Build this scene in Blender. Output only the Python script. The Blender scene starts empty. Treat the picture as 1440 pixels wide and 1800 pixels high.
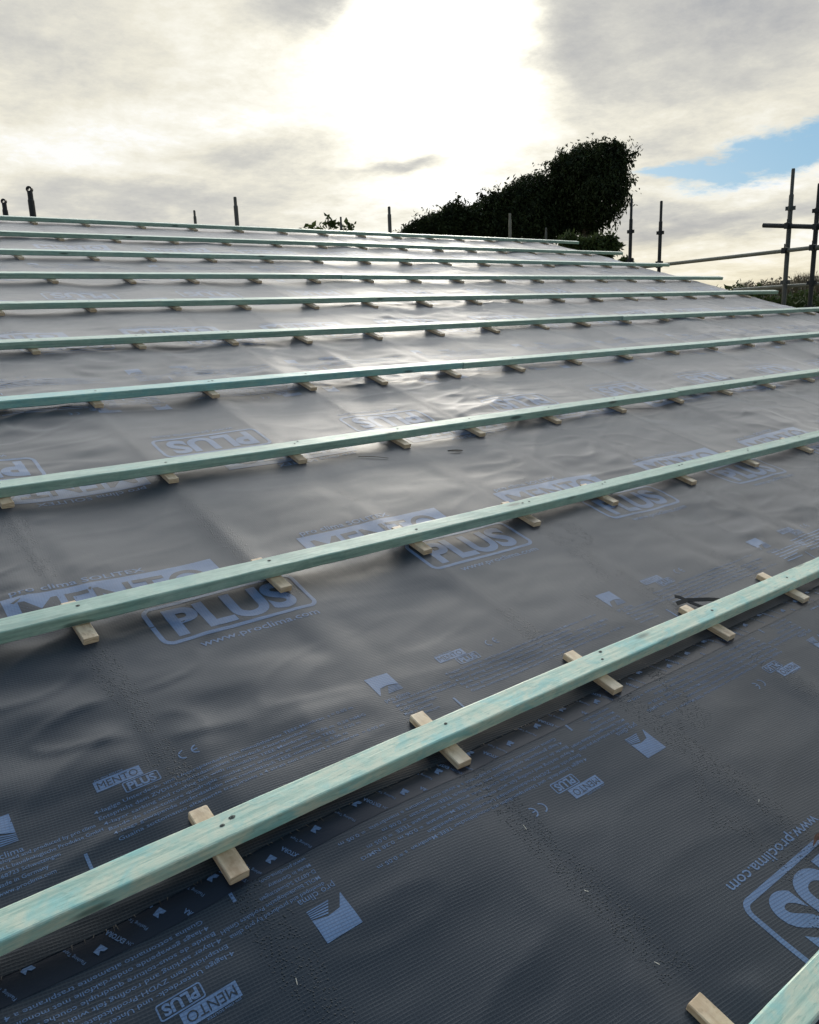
import bpy, bmesh, math, random
import numpy as np
from mathutils import Matrix, Vector

random.seed(7)
np.random.seed(7)
SC = bpy.context.scene
COL = SC.collection
rad = math.radians

# ------------------------------------------------------------------ frames
# roof frame: u along the battens (to the right), v up the slope, n off the roof.
PITCH = rad(15.5)
Z0 = 3.0                                   # height of the roof frame's origin over the ground
cP, sP = math.cos(PITCH), math.sin(PITCH)
MR = np.array([[1, 0, 0], [0, cP, -sP], [0, sP, cP]])
F_PX = 1404.8                              # focal length for a 1440 px wide picture
RC = np.array([[0.78464043, -0.60586709, 0.13139432],
               [-0.17250098, -0.41693893, -0.89241545],
               [0.59546856, 0.67755959, -0.43165981]])      # roof frame -> camera (right, down, forward)
CR = np.array([-0.56641567, -0.9916669, 1.40550869])        # camera in the roof frame
CW = MR @ CR + np.array([0, 0, Z0])


def W(u, v, n=0.0):
    return (u, v * cP - n * sP, v * sP + n * cP + Z0)


def Wa(U, V, N):
    return np.stack([U, V * cP - N * sP, V * sP + N * cP + Z0], -1)


def ray(x, y):
    d = MR @ (RC.T @ np.array([x - 720.0, y - 900.0, F_PX]))
    return d / np.linalg.norm(d)


def at(x, y, Y=None, X=None, dist=None):
    d = ray(x, y)
    t = (Y - CW[1]) / d[1] if Y is not None else (X - CW[0]) / d[0] if X is not None else dist
    return CW + t * d


def inv(x, y, n=0.0):
    d = RC.T @ np.array([x - 720.0, y - 900.0, F_PX])
    t = (n - CR[2]) / d[2]
    return CR + t * d


def px(u, v, n=0.0):
    c = RC @ (np.array([u, v, n]) - CR)
    if c[2] < 0.05:
        return (-9999, -9999)
    return (720 + F_PX * c[0] / c[2], 900 + F_PX * c[1] / c[2])


# ------------------------------------------------------------------ camera
cam_d = bpy.data.cameras.new('camera')
cam = bpy.data.objects.new('camera', cam_d)
COL.objects.link(cam)
right, down, fwd = MR @ RC[0], MR @ RC[1], MR @ RC[2]
m = Matrix.Identity(4)
for i in range(3):
    m[i][0], m[i][1], m[i][2], m[i][3] = right[i], -down[i], -fwd[i], CW[i]
cam.matrix_world = m
cam_d.sensor_fit = 'HORIZONTAL'
cam_d.sensor_width = 36.0
cam_d.lens = 36.0 * F_PX / 1440.0
cam_d.clip_start = 0.05
cam_d.clip_end = 6000
SC.camera = cam
SC.view_settings.view_transform = 'Standard'
SC.view_settings.look = 'None'
SC.view_settings.exposure = 0.0
SC.view_settings.gamma = 1.0


# ------------------------------------------------------------------ node helpers
class NT:
    def __init__(self, tree):
        self.t = tree

    def n(self, kind, **kw):
        nd = self.t.nodes.new(kind)
        for k, v in kw.items():
            if k.startswith('i_'):
                key = k[2:]
                nd.inputs[int(key) if key.isdigit() else key.replace('_', ' ')].default_value = v
            else:
                setattr(nd, k, v)
        return nd

    def l(self, a, b):
        self.t.links.new(a, b)

    def val(self, s, sock):
        if isinstance(s, (int, float)):
            sock.default_value = s
        else:
            self.l(s, sock)

    def math(self, op, a, b=0.0, c=None, clamp=False):
        nd = self.n('ShaderNodeMath', operation=op)
        nd.use_clamp = clamp
        self.val(a, nd.inputs[0])
        self.val(b, nd.inputs[1])
        if c is not None:
            self.val(c, nd.inputs[2])
        return nd.outputs[0]

    def dot(self, a, vec):
        nd = self.n('ShaderNodeVectorMath', operation='DOT_PRODUCT')
        self.l(a, nd.inputs[0])
        nd.inputs[1].default_value = vec
        return nd.outputs['Value']

    def mix(self, f, a, b, mode='MIX'):
        nd = self.n('ShaderNodeMix', data_type='RGBA', blend_type=mode)
        self.val(f, nd.inputs[0])
        for s, k in ((a, 6), (b, 7)):
            if isinstance(s, tuple):
                nd.inputs[k].default_value = s if len(s) == 4 else (*s, 1)
            else:
                self.l(s, nd.inputs[k])
        return nd.outputs[2]

    def ss(self, x, lo, hi, a=0.0, b=1.0):
        nd = self.n('ShaderNodeMapRange', interpolation_type='SMOOTHSTEP')
        self.val(x, nd.inputs[0])
        nd.inputs[1].default_value, nd.inputs[2].default_value = lo, hi
        nd.inputs[3].default_value, nd.inputs[4].default_value = a, b
        return nd.outputs[0]

    def noise(self, vec, scale, detail=4, rough=0.5, dist=0.0, out=0, dim='3D'):
        nd = self.n('ShaderNodeTexNoise', noise_dimensions=dim)
        if vec is not None:
            self.l(vec, nd.inputs['Vector'])
        nd.inputs['Scale'].default_value = scale
        nd.inputs['Detail'].default_value = detail
        nd.inputs['Roughness'].default_value = rough
        nd.inputs['Distortion'].default_value = dist
        return nd.outputs[out]

    def map(self, vec, scale=(1, 1, 1), rot=(0, 0, 0), loc=(0, 0, 0)):
        nd = self.n('ShaderNodeMapping')
        self.l(vec, nd.inputs[0])
        nd.inputs['Scale'].default_value = scale
        nd.inputs['Rotation'].default_value = rot
        nd.inputs['Location'].default_value = loc
        return nd.outputs[0]

    def ramp(self, x, stops):
        nd = self.n('ShaderNodeValToRGB')
        self.val(x, nd.inputs[0])
        el = nd.color_ramp.elements
        while len(el) < len(stops):
            el.new(0.5)
        for e, (p, c) in zip(el, stops):
            e.position = p
            e.color = (*c, 1)
        return nd.outputs[0]


# ------------------------------------------------------------------ sun + sky
SUN_AZ, SUN_EL = rad(40.3), rad(17.5)      # azimuth from +Y towards +X
sun_dir = Vector((math.sin(SUN_AZ) * math.cos(SUN_EL), math.cos(SUN_AZ) * math.cos(SUN_EL), math.sin(SUN_EL)))
sd = bpy.data.lights.new('sun', 'SUN')
sd.energy = 1.5
sd.angle = rad(14)
sd.color = (1.0, 0.93, 0.80)
so = bpy.data.objects.new('sun', sd)
so.rotation_euler = (-sun_dir).to_track_quat('-Z', 'Y').to_euler()
so.location = (20, 20, 20)
COL.objects.link(so)

world = bpy.data.worlds.new('World')
SC.world = world
world.use_nodes = True
wt = world.node_tree
wt.nodes.clear()
k = NT(wt)
tc = k.n('ShaderNodeTexCoord').outputs['Generated']
sky = k.n('ShaderNodeTexSky', sky_type='NISHITA')
sky.sun_disc = False
sky.sun_elevation = SUN_EL
sky.sun_rotation = SUN_AZ
sky.air_density = 1.0
sky.dust_density = 0.6
sky.ozone_density = 2.0
AZ = rad(39.0)
fv, rv = (math.sin(AZ), math.cos(AZ), 0), (math.cos(AZ), -math.sin(AZ), 0)
sep = k.n('ShaderNodeSeparateXYZ')
k.l(tc, sep.inputs[0])
dz = sep.outputs[2]
# cloud plane coordinates (perspective towards the horizon)
inv_z = k.math('DIVIDE', 1.0, k.math('ADD', k.math('MAXIMUM', dz, 0.0), 0.17))
pl = k.n('ShaderNodeVectorMath', operation='SCALE')
k.l(tc, pl.inputs[0])
k.l(inv_z, pl.inputs['Scale'])
flat = k.map(pl.outputs[0], scale=(1, 1, 0), loc=(3.1, 1.7, 0))
# azimuth / height coordinates about the sunward azimuth
df = k.math('MAXIMUM', k.dot(tc, fv), 0.05)
front = k.ss(k.dot(tc, fv), 0.1, 0.45)
A0 = k.math('DIVIDE', k.dot(tc, rv), df)
B0 = k.math('DIVIDE', dz, df)
warp = k.noise(flat, 1.5, 6, 0.58, out=1)
wsep = k.n('ShaderNodeSeparateColor')
k.l(warp, wsep.inputs[0])
A = k.math('ADD', A0, k.math('MULTIPLY', k.math('SUBTRACT', wsep.outputs[0], 0.5), 0.16))
B = k.math('ADD', B0, k.math('MULTIPLY', k.math('SUBTRACT', wsep.outputs[1], 0.5), 0.10))


def blob(a, b, ra, rb, tilt=0.0, hard=2.0):
    ct, st = math.cos(tilt), math.sin(tilt)
    da, db = k.math('SUBTRACT', A, a), k.math('SUBTRACT', B, b)
    x = k.math('DIVIDE', k.math('ADD', k.math('MULTIPLY', da, ct), k.math('MULTIPLY', db, st)), ra)
    y = k.math('DIVIDE', k.math('SUBTRACT', k.math('MULTIPLY', db, ct), k.math('MULTIPLY', da, st)), rb)
    r2 = k.math('ADD', k.math('MULTIPLY', x, x), k.math('MULTIPLY', y, y))
    return k.math('MULTIPLY', k.math('POWER', 2.718, k.math('MULTIPLY', k.math('POWER', r2, hard / 2), -1.0)), front)


n1 = k.noise(flat, 0.9, 9, 0.60, 0.25)
n2 = k.noise(k.map(flat, loc=(7, 3, 2)), 3.0, 12, 0.72, 0.1)
# cloud brightness 0 grey .. 1 white
t = k.math('ADD', k.math('MULTIPLY', k.math('SUBTRACT', n1, 0.5), 0.95), 0.73)
t = k.math('ADD', t, k.math('MULTIPLY', k.math('SUBTRACT', n2, 0.5), 1.05))
for wgt, (a, b, ra, rb, tl) in [
        (0.55, (0.030, 0.33, 0.092, 0.13, 0.0)),     # the sun behind the cloud
        (0.16, (0.0, 0.19, 0.22, 0.13, 0.0)),       # its glow
        (0.22, (-0.30, 0.22, 0.22, 0.035, 0.0)),     # cream band on the left
        (-0.42, (0.36, 0.31, 0.17, 0.075, 0.25)),    # grey mass upper right
        (-0.30, (0.18, 0.29, 0.05, 0.07, 0.0)),
        (-0.45, (0.36, 0.100, 0.20, 0.016, 0.05)),   # grey streak lower right
        (-0.42, (-0.32, 0.145, 0.20, 0.022, 0.0)),   # blue grey bank lower left
        (-0.30, (-0.21, 0.198, 0.10, 0.014, 0.0)),
        (-0.40, (-0.12, 0.355, 0.07, 0.03, 0.0)),
        (-0.20, (-0.36, 0.33, 0.16, 0.06, 0.0)),
        (-0.5, (-0.01, 0.165, 0.04, 0.008, 0.1)),  # small wisps under the sun
        (-0.22, (-0.022, 0.232, 0.022, 0.008, 0.0)),
        (0.25, (0.36, 0.055, 0.22, 0.03, 0.0)),
        (0.30, (0.40, 0.145, 0.16, 0.016, 0.1))]:
    t = k.math('ADD', t, k.math('MULTIPLY', blob(a, b, ra, rb, tl), wgt))
ccol = k.ramp(t, [(0.0, (0.35, 0.37, 0.41)), (0.30, (0.53, 0.53, 0.52)), (0.52, (0.66, 0.65, 0.60)),
                  (0.74, (0.84, 0.81, 0.70)), (0.93, (0.97, 0.95, 0.86)), (1.0, (1.0, 1.0, 0.98))])
# the glow round the sun is brighter than white
sdot = k.math('MAXIMUM', k.dot(tc, tuple(sun_dir)), 0.0)
glow = k.math('ADD', k.math('MULTIPLY', k.math('POWER', sdot, 90.0), 0.6),
              k.math('MULTIPLY', k.math('POWER', sdot, 500.0), 3.0))
gl = k.math('ADD', 1.0, k.math('MULTIPLY', glow, k.ss(t, 0.35, 1.0)))
cs = k.n('ShaderNodeVectorMath', operation='SCALE')
k.l(ccol, cs.inputs[0])
k.l(gl, cs.inputs['Scale'])
# warm low cloud to the right, cooler overhead and behind
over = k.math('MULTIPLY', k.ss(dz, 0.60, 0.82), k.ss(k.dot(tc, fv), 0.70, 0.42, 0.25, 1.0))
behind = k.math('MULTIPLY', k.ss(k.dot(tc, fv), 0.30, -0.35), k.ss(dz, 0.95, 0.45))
# added bright band above the view and darkened zenith, shaping the membrane's reflections
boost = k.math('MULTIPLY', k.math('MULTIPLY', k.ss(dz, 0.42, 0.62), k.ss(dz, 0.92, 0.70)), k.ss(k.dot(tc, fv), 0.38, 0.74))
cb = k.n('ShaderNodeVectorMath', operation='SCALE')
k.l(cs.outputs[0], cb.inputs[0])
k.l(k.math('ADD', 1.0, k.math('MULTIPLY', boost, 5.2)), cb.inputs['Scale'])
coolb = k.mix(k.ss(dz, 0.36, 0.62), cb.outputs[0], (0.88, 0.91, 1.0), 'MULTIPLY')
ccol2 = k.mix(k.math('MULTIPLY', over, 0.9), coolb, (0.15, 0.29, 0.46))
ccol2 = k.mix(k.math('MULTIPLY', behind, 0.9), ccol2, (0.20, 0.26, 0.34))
low = k.math('MULTIPLY', k.ss(B0, 0.12, 0.0), front)
ccol2 = k.mix(k.math('MULTIPLY', low, 0.7), ccol2, (1.0, 0.92, 0.72), 'MULTIPLY')
# blue gaps
gap = k.math('ADD', blob(0.425, 0.178, 0.165, 0.034, 0.22, 2.4), k.math('MULTIPLY', blob(0.30, 0.160, 0.06, 0.010, 0.0), 0.6))
gap = k.math('ADD', gap, k.math('MULTIPLY', k.math('SUBTRACT', n2, 0.5), 1.7))
gap = k.ss(gap, 0.40, 0.85)
bg_s = k.n('ShaderNodeVectorMath', operation='SCALE')
k.l(sky.outputs[0], bg_s.inputs[0])
bg_s.inputs['Scale'].default_value = 0.10
blue = k.mix(0.75, bg_s.outputs[0], (0.20, 0.45, 0.68))
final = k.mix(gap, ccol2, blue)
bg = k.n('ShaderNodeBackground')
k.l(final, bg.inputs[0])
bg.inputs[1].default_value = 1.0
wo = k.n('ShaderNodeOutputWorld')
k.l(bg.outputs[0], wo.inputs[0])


# ------------------------------------------------------------------ object helpers
def tag(o, label=None, cat=None, group=None, kind=None):
    for key, v in (('label', label), ('category', cat), ('group', group), ('kind', kind)):
        if v:
            o[key] = v
    return o


def empty(name, loc=(0, 0, 0)):
    o = bpy.data.objects.new(name, None)
    o.empty_display_size = 0.1
    o.location = loc
    COL.objects.link(o)
    return o


def link(name, me, mats=(), parent=None, smooth=False):
    o = bpy.data.objects.new(name, me)
    COL.objects.link(o)
    for mt in (mats if isinstance(mats, (list, tuple)) else [mats]):
        me.materials.append(mt)
    if parent is not None:
        o.parent = parent
        o.matrix_parent_inverse = Matrix.Translation(-Vector(parent.location)) if parent.type == 'EMPTY' else Matrix.Identity(4)
    if smooth:
        me.polygons.foreach_set('use_smooth', np.ones(len(me.polygons), dtype=bool))
    return o


def mesh_from(name, verts, faces):
    me = bpy.data.meshes.new(name)
    me.from_pydata([tuple(map(float, v)) for v in verts], [], [tuple(f) for f in faces])
    me.update()
    return me


def fast_mesh(name, verts, idx, n):
    """verts (N,3); idx flat loop indices of faces all with n corners."""
    me = bpy.data.meshes.new(name)
    verts = np.asarray(verts, dtype=np.float32)
    idx = np.asarray(idx, dtype=np.int32).ravel()
    nf = len(idx) // n
    me.vertices.add(len(verts))
    me.vertices.foreach_set('co', verts.ravel())
    me.loops.add(len(idx))
    me.loops.foreach_set('vertex_index', idx)
    me.polygons.add(nf)
    me.polygons.foreach_set('loop_start', np.arange(0, len(idx), n, dtype=np.int32))
    me.update(calc_edges=True)
    me.validate()
    return me


def set_uv(me, uv):
    """uv: per-vertex (N,2)"""
    lay = me.uv_layers.new(name='UVMap')
    li = np.empty(len(me.loops), dtype=np.int32)
    me.loops.foreach_get('vertex_index', li)
    lay.data.foreach_set('uv', np.asarray(uv, dtype=np.float32)[li].ravel())


class MB:
    """collects simple shapes into one mesh"""
    def __init__(self):
        self.v, self.f = [], []

    def add(self, vs, fs):
        b = len(self.v)
        self.v += [tuple(map(float, x)) for x in vs]
        self.f += [tuple(i + b for i in f) for f in fs]

    def tube(self, pts, radii, seg=12, cap=True):
        pts = [Vector(p) for p in pts]
        rings = []
        prev = None
        for i, p in enumerate(pts):
            d = (pts[min(i + 1, len(pts) - 1)] - pts[max(i - 1, 0)]).normalized()
            if prev is None:
                a = d.orthogonal().normalized()
            else:
                a = (prev - d * prev.dot(d)).normalized()
            prev = a
            bvec = d.cross(a)
            r = radii[i] if isinstance(radii, (list, tuple)) else radii
            rings.append([p + (a * math.cos(2 * math.pi * j / seg) + bvec * math.sin(2 * math.pi * j / seg)) * r for j in range(seg)])
        vs = [q for rg in rings for q in rg]
        fs = []
        for i in range(len(pts) - 1):
            for j in range(seg):
                j2 = (j + 1) % seg
                fs.append((i * seg + j, i * seg + j2, (i + 1) * seg + j2, (i + 1) * seg + j))
        if cap:
            fs.append(tuple(range(seg))[::-1])
            fs.append(tuple((len(pts) - 1) * seg + j for j in range(seg)))
        self.add(vs, fs)

    def box(self, c, s, rotz=0.0):
        x, y, z = s[0] / 2, s[1] / 2, s[2] / 2
        ct, st = math.cos(rotz), math.sin(rotz)
        vs = []
        for sx, sy, sz in ((-1, -1, -1), (1, -1, -1), (1, 1, -1), (-1, 1, -1), (-1, -1, 1), (1, -1, 1), (1, 1, 1), (-1, 1, 1)):
            a, b = sx * x, sy * y
            vs.append((c[0] + a * ct - b * st, c[1] + a * st + b * ct, c[2] + sz * z))
        self.add(vs, [(0, 3, 2, 1), (4, 5, 6, 7), (0, 1, 5, 4), (1, 2, 6, 5), (2, 3, 7, 6), (3, 0, 4, 7)])

    def build(self, name, mats, parent=None, smooth=False):
        return link(name, mesh_from(name, self.v, self.f), mats, parent, smooth)


def new_mat(name):
    mt = bpy.data.materials.new(name)
    mt.use_nodes = True
    t_ = mt.node_tree
    t_.nodes.clear()
    kk = NT(t_)
    out = kk.n('ShaderNodeOutputMaterial')
    p = kk.n('ShaderNodeBsdfPrincipled')
    kk.l(p.outputs[0], out.inputs[0])
    return mt, kk, p


# ------------------------------------------------------------------ materials
def weave_bump(kk, uv, strength):
    """reinforcing scrim: ribs about 9 mm apart, finer crossing threads"""
    rot = kk.map(uv, rot=(0, 0, rad(6.5)))
    s = kk.n('ShaderNodeSeparateXYZ')
    kk.l(rot, s.inputs[0])
    nz = kk.noise(uv, 14.0, 2, 0.5)
    y = kk.math('ADD', kk.math('MULTIPLY', s.outputs[1], 2 * math.pi / 0.0070), kk.math('MULTIPLY', nz, 2.0))
    x = kk.math('ADD', kk.math('MULTIPLY', s.outputs[0], 2 * math.pi / 0.0078), kk.math('MULTIPLY', nz, 1.5))
    ribs = kk.math('POWER', kk.math('ADD', 0.5, kk.math('MULTIPLY', kk.math('SINE', y), 0.5)), 2.5)
    cross = kk.math('POWER', kk.math('ADD', 0.5, kk.math('MULTIPLY', kk.math('SINE', x), 0.5)), 4.0)
    fuzz = kk.noise(uv, 420.0, 2, 0.6)
    h = kk.math('ADD', ribs, kk.math('MULTIPLY', cross, 0.28))
    return h, ribs, cross, fuzz


def droplets(kk, uv, raf):
    """beads of water lying in trails along the rafters and where someone walked"""
    n = kk.noise(uv, 2.3, 3, 0.6)
    fine = kk.noise(uv, 22.0, 2, 0.5)
    near = kk.ss(raf, 0.075, 0.0)
    m1 = kk.math('MULTIPLY', near, kk.ss(n, 0.44, 0.56))
    s = kk.n('ShaderNodeSeparateXYZ')
    kk.l(uv, s.inputs[0])
    # a wandering trail of boot marks
    wob = kk.noise(uv, 3.0, 2, 0.5)
    line = kk.math('ABSOLUTE', kk.math('SUBTRACT', kk.math('SUBTRACT', s.outputs[0], kk.math('MULTIPLY', s.outputs[1], 0.58)),
                                       kk.math('ADD', 1.05, kk.math('MULTIPLY', wob, 0.7))))
    m2 = kk.math('MULTIPLY', kk.ss(line, 0.06, 0.0), kk.ss(kk.noise(uv, 5.0, 2, 0.5), 0.42, 0.55))
    msk = kk.math('MAXIMUM', m1, m2)
    msk = kk.ss(kk.math('ADD', msk, kk.math('MULTIPLY', kk.math('SUBTRACT', fine, 0.5), 0.8)), 0.22, 0.5)
    vo = kk.n('ShaderNodeTexVoronoi', feature='F1')
    kk.l(uv, vo.inputs['Vector'])
    vo.inputs['Scale'].default_value = 165.0
    dome = kk.ss(vo.outputs['Distance'], 0.42, 0.05)
    return kk.math('MULTIPLY', dome, msk), msk


def membrane_mat(name, base, base2, spec=0.32, rough=0.42, sheen=0.8, weave=1.0, worn=0.0):
    mt, kk, p = new_mat(name)
    uv = kk.n('ShaderNodeUVMap', uv_map='UVMap').outputs[0]
    at_ = kk.n('ShaderNodeAttribute', attribute_name='raf').outputs['Fac']
    h, ribs, cross, fuzz = weave_bump(kk, uv, 1)
    dome, msk = droplets(kk, uv, at_)
    big = kk.noise(uv, 1.6, 4, 0.6)
    col = kk.mix(kk.math('MULTIPLY', kk.math('MAXIMUM', ribs, kk.math('MULTIPLY', cross, 0.6)), 0.8 * weave), base, base2)
    if worn:
        wn = kk.math('ADD', kk.noise(uv, 5.0, 6, 0.7), kk.math('MULTIPLY', kk.math('SUBTRACT', kk.noise(uv, 60.0, 3, 0.7), 0.5), 0.5))
        col = kk.mix(kk.math('MULTIPLY', kk.ss(wn, 0.42, 0.68), worn), col, (0.012, 0.020, 0.030))
    col = kk.mix(kk.ss(big, 0.35, 0.75), col, (1.3, 1.25, 1.2), 'MULTIPLY')
    col = kk.mix(kk.math('MULTIPLY', fuzz, 0.5), col, (0.6, 0.6, 0.6), 'MULTIPLY')
    col = kk.mix(kk.math('MULTIPLY', dome, 0.92), col, (0.002, 0.008, 0.010))
    kk.l(col, p.inputs['Base Color'])
    r = kk.math('ADD', rough, kk.math('MULTIPLY', kk.math('SUBTRACT', big, 0.5), 0.22))
    kk.l(r, p.inputs['Roughness'])
    kk.l(kk.math('MULTIPLY', kk.math('SUBTRACT', 1.0, kk.math('MULTIPLY', dome, 0.75)), spec), p.inputs['Specular IOR Level'])
    kk.l(kk.math('MULTIPLY', kk.math('SUBTRACT', 1.0, kk.math('MULTIPLY', dome, 0.8)), sheen), p.inputs['Sheen Weight'])
    p.inputs['Specular Tint'].default_value = (0.80, 0.85, 1.0, 1)
    p.inputs['Sheen Roughness'].default_value = 0.31
    p.inputs['Sheen Tint'].default_value = (0.92, 0.92, 1.0, 1)
    hvar = kk.ss(kk.noise(uv, 30.0, 3, 0.6), 0.3, 0.7, 0.35, 1.25)
    hh = kk.math('ADD', kk.math('MULTIPLY', kk.math('MULTIPLY', h, hvar), 0.00017 * weave), kk.math('MULTIPLY', fuzz, 0.00019))
    hh = kk.math('ADD', hh, kk.math('MULTIPLY', dome, 0.0007))
    bp = kk.n('ShaderNodeBump')
    bp.inputs['Strength'].default_value = 0.9
    bp.inputs['Distance'].default_value = 1.0
    kk.l(hh, bp.inputs['Height'])
    kk.l(bp.outputs[0], p.inputs['Normal'])
    return mt


M_MEMB = membrane_mat('roof_membrane_fleece', (0.003, 0.010, 0.018), (0.024, 0.036, 0.047), rough=0.46, spec=0.37)
M_INK = membrane_mat('pale_printing_ink', (0.098, 0.18, 0.335), (0.055, 0.10, 0.19), spec=0.37, rough=0.46, weave=1.0, worn=0.2)
M_KNOCK = membrane_mat('unprinted_lettering', (0.004, 0.011, 0.020), (0.025, 0.037, 0.049), rough=0.46, spec=0.37)
M_TAPE = membrane_mat('flashing_tape_film', (0.006, 0.010, 0.018), (0.010, 0.014, 0.024), spec=0.3, rough=0.36, weave=0.25, sheen=0.05)
M_FRAY = membrane_mat('frayed_threads', (0.05, 0.048, 0.045), (0.09, 0.085, 0.075))


def timber_mat(name, c_main, c_light, c_stain, c_dark, stain, rough=0.44):
    """UV: x along the timber (metres), y round it. Grain, stain patches, knots."""
    mt, kk, p = new_mat(name)
    uv = kk.n('ShaderNodeUVMap', uv_map='UVMap').outputs[0]
    oi = kk.n('ShaderNodeObjectInfo').outputs['Random']
    cmb = kk.n('ShaderNodeCombineXYZ')
    kk.l(kk.math('MULTIPLY', oi, 37.0), cmb.inputs[2])
    ad = kk.n('ShaderNodeVectorMath', operation='ADD')
    kk.l(uv, ad.inputs[0])
    kk.l(cmb.outputs[0], ad.inputs[1])
    v = ad.outputs[0]
    grain = kk.noise(kk.map(v, scale=(7, 170, 3)), 1.0, 4, 0.6, 0.4)
    grain2 = kk.noise(kk.map(v, scale=(2.2, 45, 3)), 1.0, 3, 0.5, 1.2)
    blot = kk.noise(kk.map(v, scale=(24, 34, 1)), 1.0, 5, 0.62, 0.5)
    blot2 = kk.noise(kk.map(v, scale=(8, 15, 1), loc=(3, 8, 1)), 1.0, 4, 0.6, 0.5)
    dash = kk.noise(kk.map(v, scale=(26, 150, 1)), 1.0, 3, 0.6, 0.3)
    col = kk.mix(kk.ss(blot, 0.36, 0.62), c_main, c_light)
    col = kk.mix(kk.math('MULTIPLY', kk.ss(blot2, 0.50, 0.66), stain), col, c_stain)
    col = kk.mix(kk.math('MULTIPLY', kk.ss(grain2, 0.45, 0.7), 0.42), col, c_dark)
    col = kk.mix(kk.math('MULTIPLY', kk.ss(dash, 0.55, 0.66), 0.6 * stain), col, c_dark)
    col = kk.mix(kk.math('MULTIPLY', kk.ss(grain, 0.40, 0.75), 0.36), col, c_dark)
    vo = kk.n('ShaderNodeTexVoronoi', feature='F1')
    kk.l(kk.map(v, scale=(2.6, 11, 1)), vo.inputs['Vector'])
    vo.inputs['Scale'].default_value = 1.0
    knot = kk.ss(vo.outputs['Distance'], 0.15, 0.06)
    col = kk.mix(kk.math('MULTIPLY', knot, 0.75), col, tuple(x * 0.28 for x in c_dark))
    col = kk.mix(kk.ss(oi, 0.0, 1.0), col, (0.90, 0.89, 0.86), 'MULTIPLY')
    kk.l(col, p.inputs['Base Color'])
    p.inputs['Roughness'].default_value = rough
    p.inputs['Specular IOR Level'].default_value = 0.55
    p.inputs['Sheen Weight'].default_value = 0.65
    p.inputs['Sheen Roughness'].default_value = 0.25
    bp = kk.n('ShaderNodeBump')
    bp.inputs['Strength'].default_value = 0.5
    bp.inputs['Distance'].default_value = 0.0012
    kk.l(kk.math('ADD', grain, kk.math('MULTIPLY', blot, 0.8)), bp.inputs['Height'])
    kk.l(bp.outputs[0], p.inputs['Normal'])
    return mt


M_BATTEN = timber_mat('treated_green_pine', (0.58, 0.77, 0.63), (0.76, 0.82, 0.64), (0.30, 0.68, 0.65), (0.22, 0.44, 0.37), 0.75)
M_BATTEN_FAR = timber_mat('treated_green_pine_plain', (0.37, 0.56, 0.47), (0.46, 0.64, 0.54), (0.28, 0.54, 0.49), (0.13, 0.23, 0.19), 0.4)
M_BATTEN_TURQ = timber_mat('turquoise_stained_pine', (0.28, 0.58, 0.56), (0.40, 0.66, 0.60), (0.22, 0.56, 0.60), (0.18, 0.38, 0.36), 0.6)
M_PINE = timber_mat('pale_pine', (0.74, 0.55, 0.36), (0.86, 0.70, 0.50), (0.62, 0.43, 0.26), (0.34, 0.20, 0.10), 0.6)


def plain_mat(name, col, rough=0.6, metal=0.0, var=0.25, scale=20.0, spec=0.4, bump=0.0):
    mt, kk, p = new_mat(name)
    tcn = kk.n('ShaderNodeTexCoord').outputs['Object']
    n = kk.noise(tcn, scale, 5, 0.6)
    c = kk.mix(n, tuple(x * (1 - var) for x in col), tuple(min(1, x * (1 + var)) for x in col))
    kk.l(c, p.inputs['Base Color'])
    p.inputs['Roughness'].default_value = rough
    p.inputs['Metallic'].default_value = metal
    p.inputs['Specular IOR Level'].default_value = spec
    if bump:
        bp = kk.n('ShaderNodeBump')
        bp.inputs['Distance'].default_value = bump
        kk.l(n, bp.inputs['Height'])
        kk.l(bp.outputs[0], p.inputs['Normal'])
    return mt


M_STEEL = plain_mat('weathered_scaffold_steel', (0.10, 0.105, 0.10), 0.55, 0.4, 0.4, 14)
M_STEEL_DARK = plain_mat('dark_painted_steel', (0.028, 0.03, 0.032), 0.5, 0.2, 0.4, 14)
M_GALV = plain_mat('galvanised_tube', (0.20, 0.20, 0.17), 0.5, 0.5, 0.35, 10)
M_SCREW = plain_mat('dark_screw_steel', (0.03, 0.032, 0.035), 0.4, 0.6, 0.3, 200)
M_HOLE = plain_mat('crushed_wet_wood', (0.05, 0.07, 0.06), 0.6, 0, 0.4, 300)
M_GROUND = plain_mat('lawn_ground', (0.06, 0.075, 0.03), 0.9, 0, 0.5, 0.8, bump=0.05)
M_WALL = plain_mat('rendered_wall', (0.55, 0.52, 0.46), 0.85, 0, 0.12, 6, bump=0.002)
M_DECK = plain_mat('roof_deck_board', (0.30, 0.24, 0.16), 0.8, 0, 0.25, 6)
M_BARK = plain_mat('bark', (0.09, 0.07, 0.05), 0.9, 0, 0.4, 12, bump=0.01)
M_BLACK = plain_mat('black_plastic', (0.010, 0.010, 0.011), 0.5, 0, 0.3, 40)
M_DRYLEAF = plain_mat('dry_leaf', (0.16, 0.08, 0.055), 0.6, 0, 0.5, 90)
M_TWIG = plain_mat('dark_twig', (0.03, 0.025, 0.02), 0.7, 0, 0.4, 90)
M_SHAVING = plain_mat('pale_wood_sliver', (0.75, 0.70, 0.58), 0.6, 0, 0.15, 90)


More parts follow.
